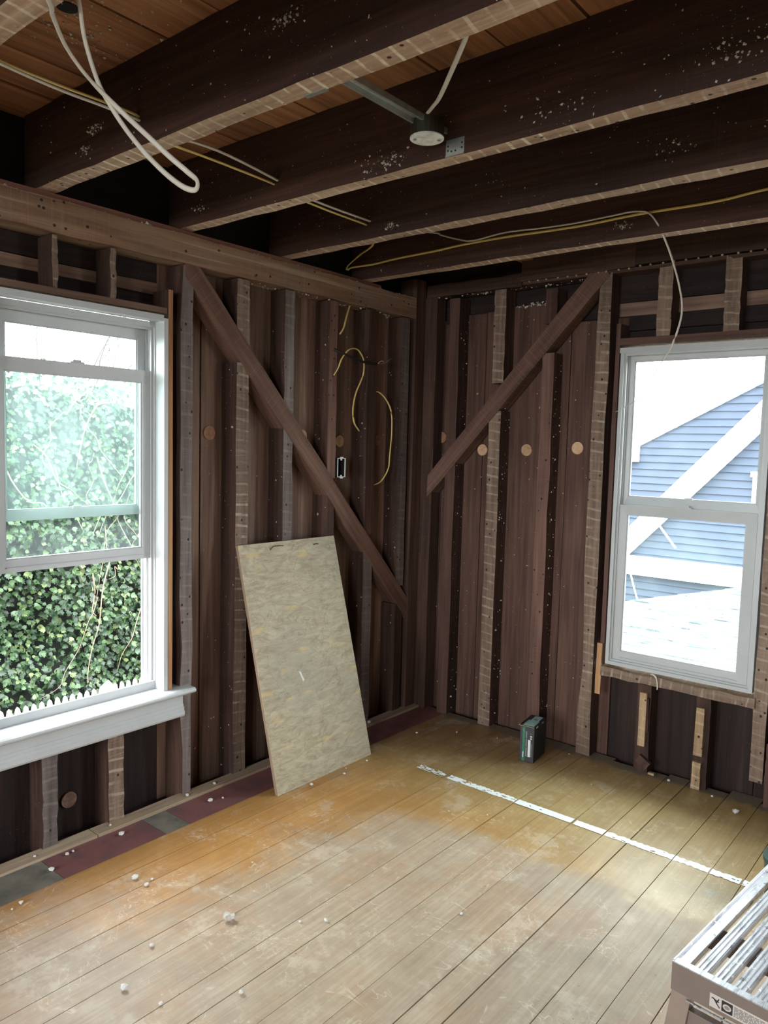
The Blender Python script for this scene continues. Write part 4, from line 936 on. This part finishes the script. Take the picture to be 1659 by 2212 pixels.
def hboard(name, p0, p1, vert, dep, y=-.02, mat=None, out=None):
    """board on the gable wall from p0 to p1 (x,z), 'vert' = height measured vertically"""
    bm = bmesh.new(); (xa, za), (xb, zb) = p0, p1
    poly_prism(bm, [(xa-HO.x, y, za-HO.z), (xb-HO.x, y, zb-HO.z), (xb-HO.x, y, zb+vert-HO.z), (xa-HO.x, y, za+vert-HO.z)], (0, -1, 0), dep)
    return mesh_obj(name, bm, mat or TRIM, house)
hboard('rake_board', (-1.6, rk(-1.6)), (XA, ZA), .19, .05); hboard('rake_board', (2*XA+1.6, rk(-1.6)), (XA, ZA), .19, .05)
hboard('rake_moulding', (-1.65, rk(-1.65)+.15), (XA, ZA+.15), .06, .14); 
hboard('roof_slope', (-1.75, rk(-1.75)+.19), (XA, ZA+.19), .06, .2); hboard('roof_slope', (2*XA+1.75, rk(-1.75)+.19), (XA, ZA+.19), .06, .2)
hboard('eave_return', (-1.6, 1.39), (-1.035, 1.39), .21, .09)
d2 = lambda x: .932 + 1.07*(x+.421)
hboard('lower_rake_board', (-1.45, d2(-1.45)), (1.6, d2(1.6)), .345, .12)
hboard('frieze_board', (-1.5, -.03), (4, -.02), .215, .10)
hboard('frieze_moulding', (-1.5, .165), (4, .175), .035, .14)
hboard('corner_board', (-1.5, -2.4), (-1.38, -2.4), 3.78, .03)
hboard('window_casing', (.315, .80), (.385, .80), .47, .05); hboard('window_casing', (.295, 1.26), (1.3, 1.26), .06, .08); hboard('window_pane', (.385, .80), (1.2, .80), .46, .01, y=-.03, mat=DKPANE)
def hpt(x, z, y=-.2): return (x-HO.x, y, z-HO.z)
bm = bmesh.new(); tube(bm, [hpt(-.80, .78), hpt(-.52, .44), hpt(-.46, .37)], .012, 6, 1, 2); mesh_obj('downlead_wire', bm, TRIM, house)
bm = bmesh.new(); tube(bm, [hpt(-1.0, .0), hpt(-.95, -.16), hpt(-.88, -.36)], .010, 6, 1, 2); mesh_obj('downlead_wire', bm, TRIM, house)
# --- shed roof just below the right window
shed = empty('shed_roof', (0, 4.0, -2.5)); tag(shed, 'pale shingled shed roof below the right window in front of the house', 'roof')
SO = Vector((0, 4.0, -2.5)); RA, RB = -2.15, .38
def rz(y): return RA + RB*y
def xstart(y):  # slanting hip edge seen against the house
    return EX0 + (y-EY0)*(EX1-EX0)/(EY1-EY0)
def onroof(u, v):
    d = Matrix(R) @ Vector((u-829.5, -(v-1106), -1649.456)); t_ = (RA + RB*cpos.y - cpos.z)/(d.z - RB*d.y); return cpos + d*t_
pA, pB = onroof(1362, 1298), onroof(1600, 1270)
EX0, EY0, EX1, EY1 = pA.x, pA.y, pB.x, pB.y
y = 1.6; st = .125
while y < 5.75:
    xs = max(-3.2, xstart(y)) if y > EY0-.9 else -3.2
    if y > EY0 - .9 and xs < -3.2: xs = -3.2
    xe = 4.2; bm = bmesh.new(); x = xs
    a = [Vector((xs, y, rz(y)+.012)), Vector((xe, y, rz(y)+.012)), Vector((xe, y+st+.02, rz(y+st+.02)+.002)), Vector((xs, y+st+.02, rz(y+st+.02)+.002))]
    if xs > -3.2: a[3].x = xstart(y+st+.02)
    poly_prism(bm, [p_-SO for p_ in a], (0, 0, -1), .012)
    mesh_obj('shingle_course', bm, SHING, shed); y += st
bm = bmesh.new(); poly_prism(bm, [Vector(p_)-SO for p_ in ((-3.1, 1.65, -2.5), (4.1, 1.65, -2.5), (4.1, 1.65, rz(1.65)-.02), (-3.1, 1.65, rz(1.65)-.02))], (0, 1, 0), .1); mesh_obj('fascia', bm, TRIM, shed)
bm = bmesh.new(); poly_prism(bm, [Vector(p_)-SO for p_ in ((4.1, 1.7, -2.5), (4.1, 5.7, -2.5), (4.1, 5.7, rz(5.7)-.03), (4.1, 1.7, rz(1.7)-.03))], (-1, 0, 0), .1); mesh_obj('wall', bm, SIDING, shed)
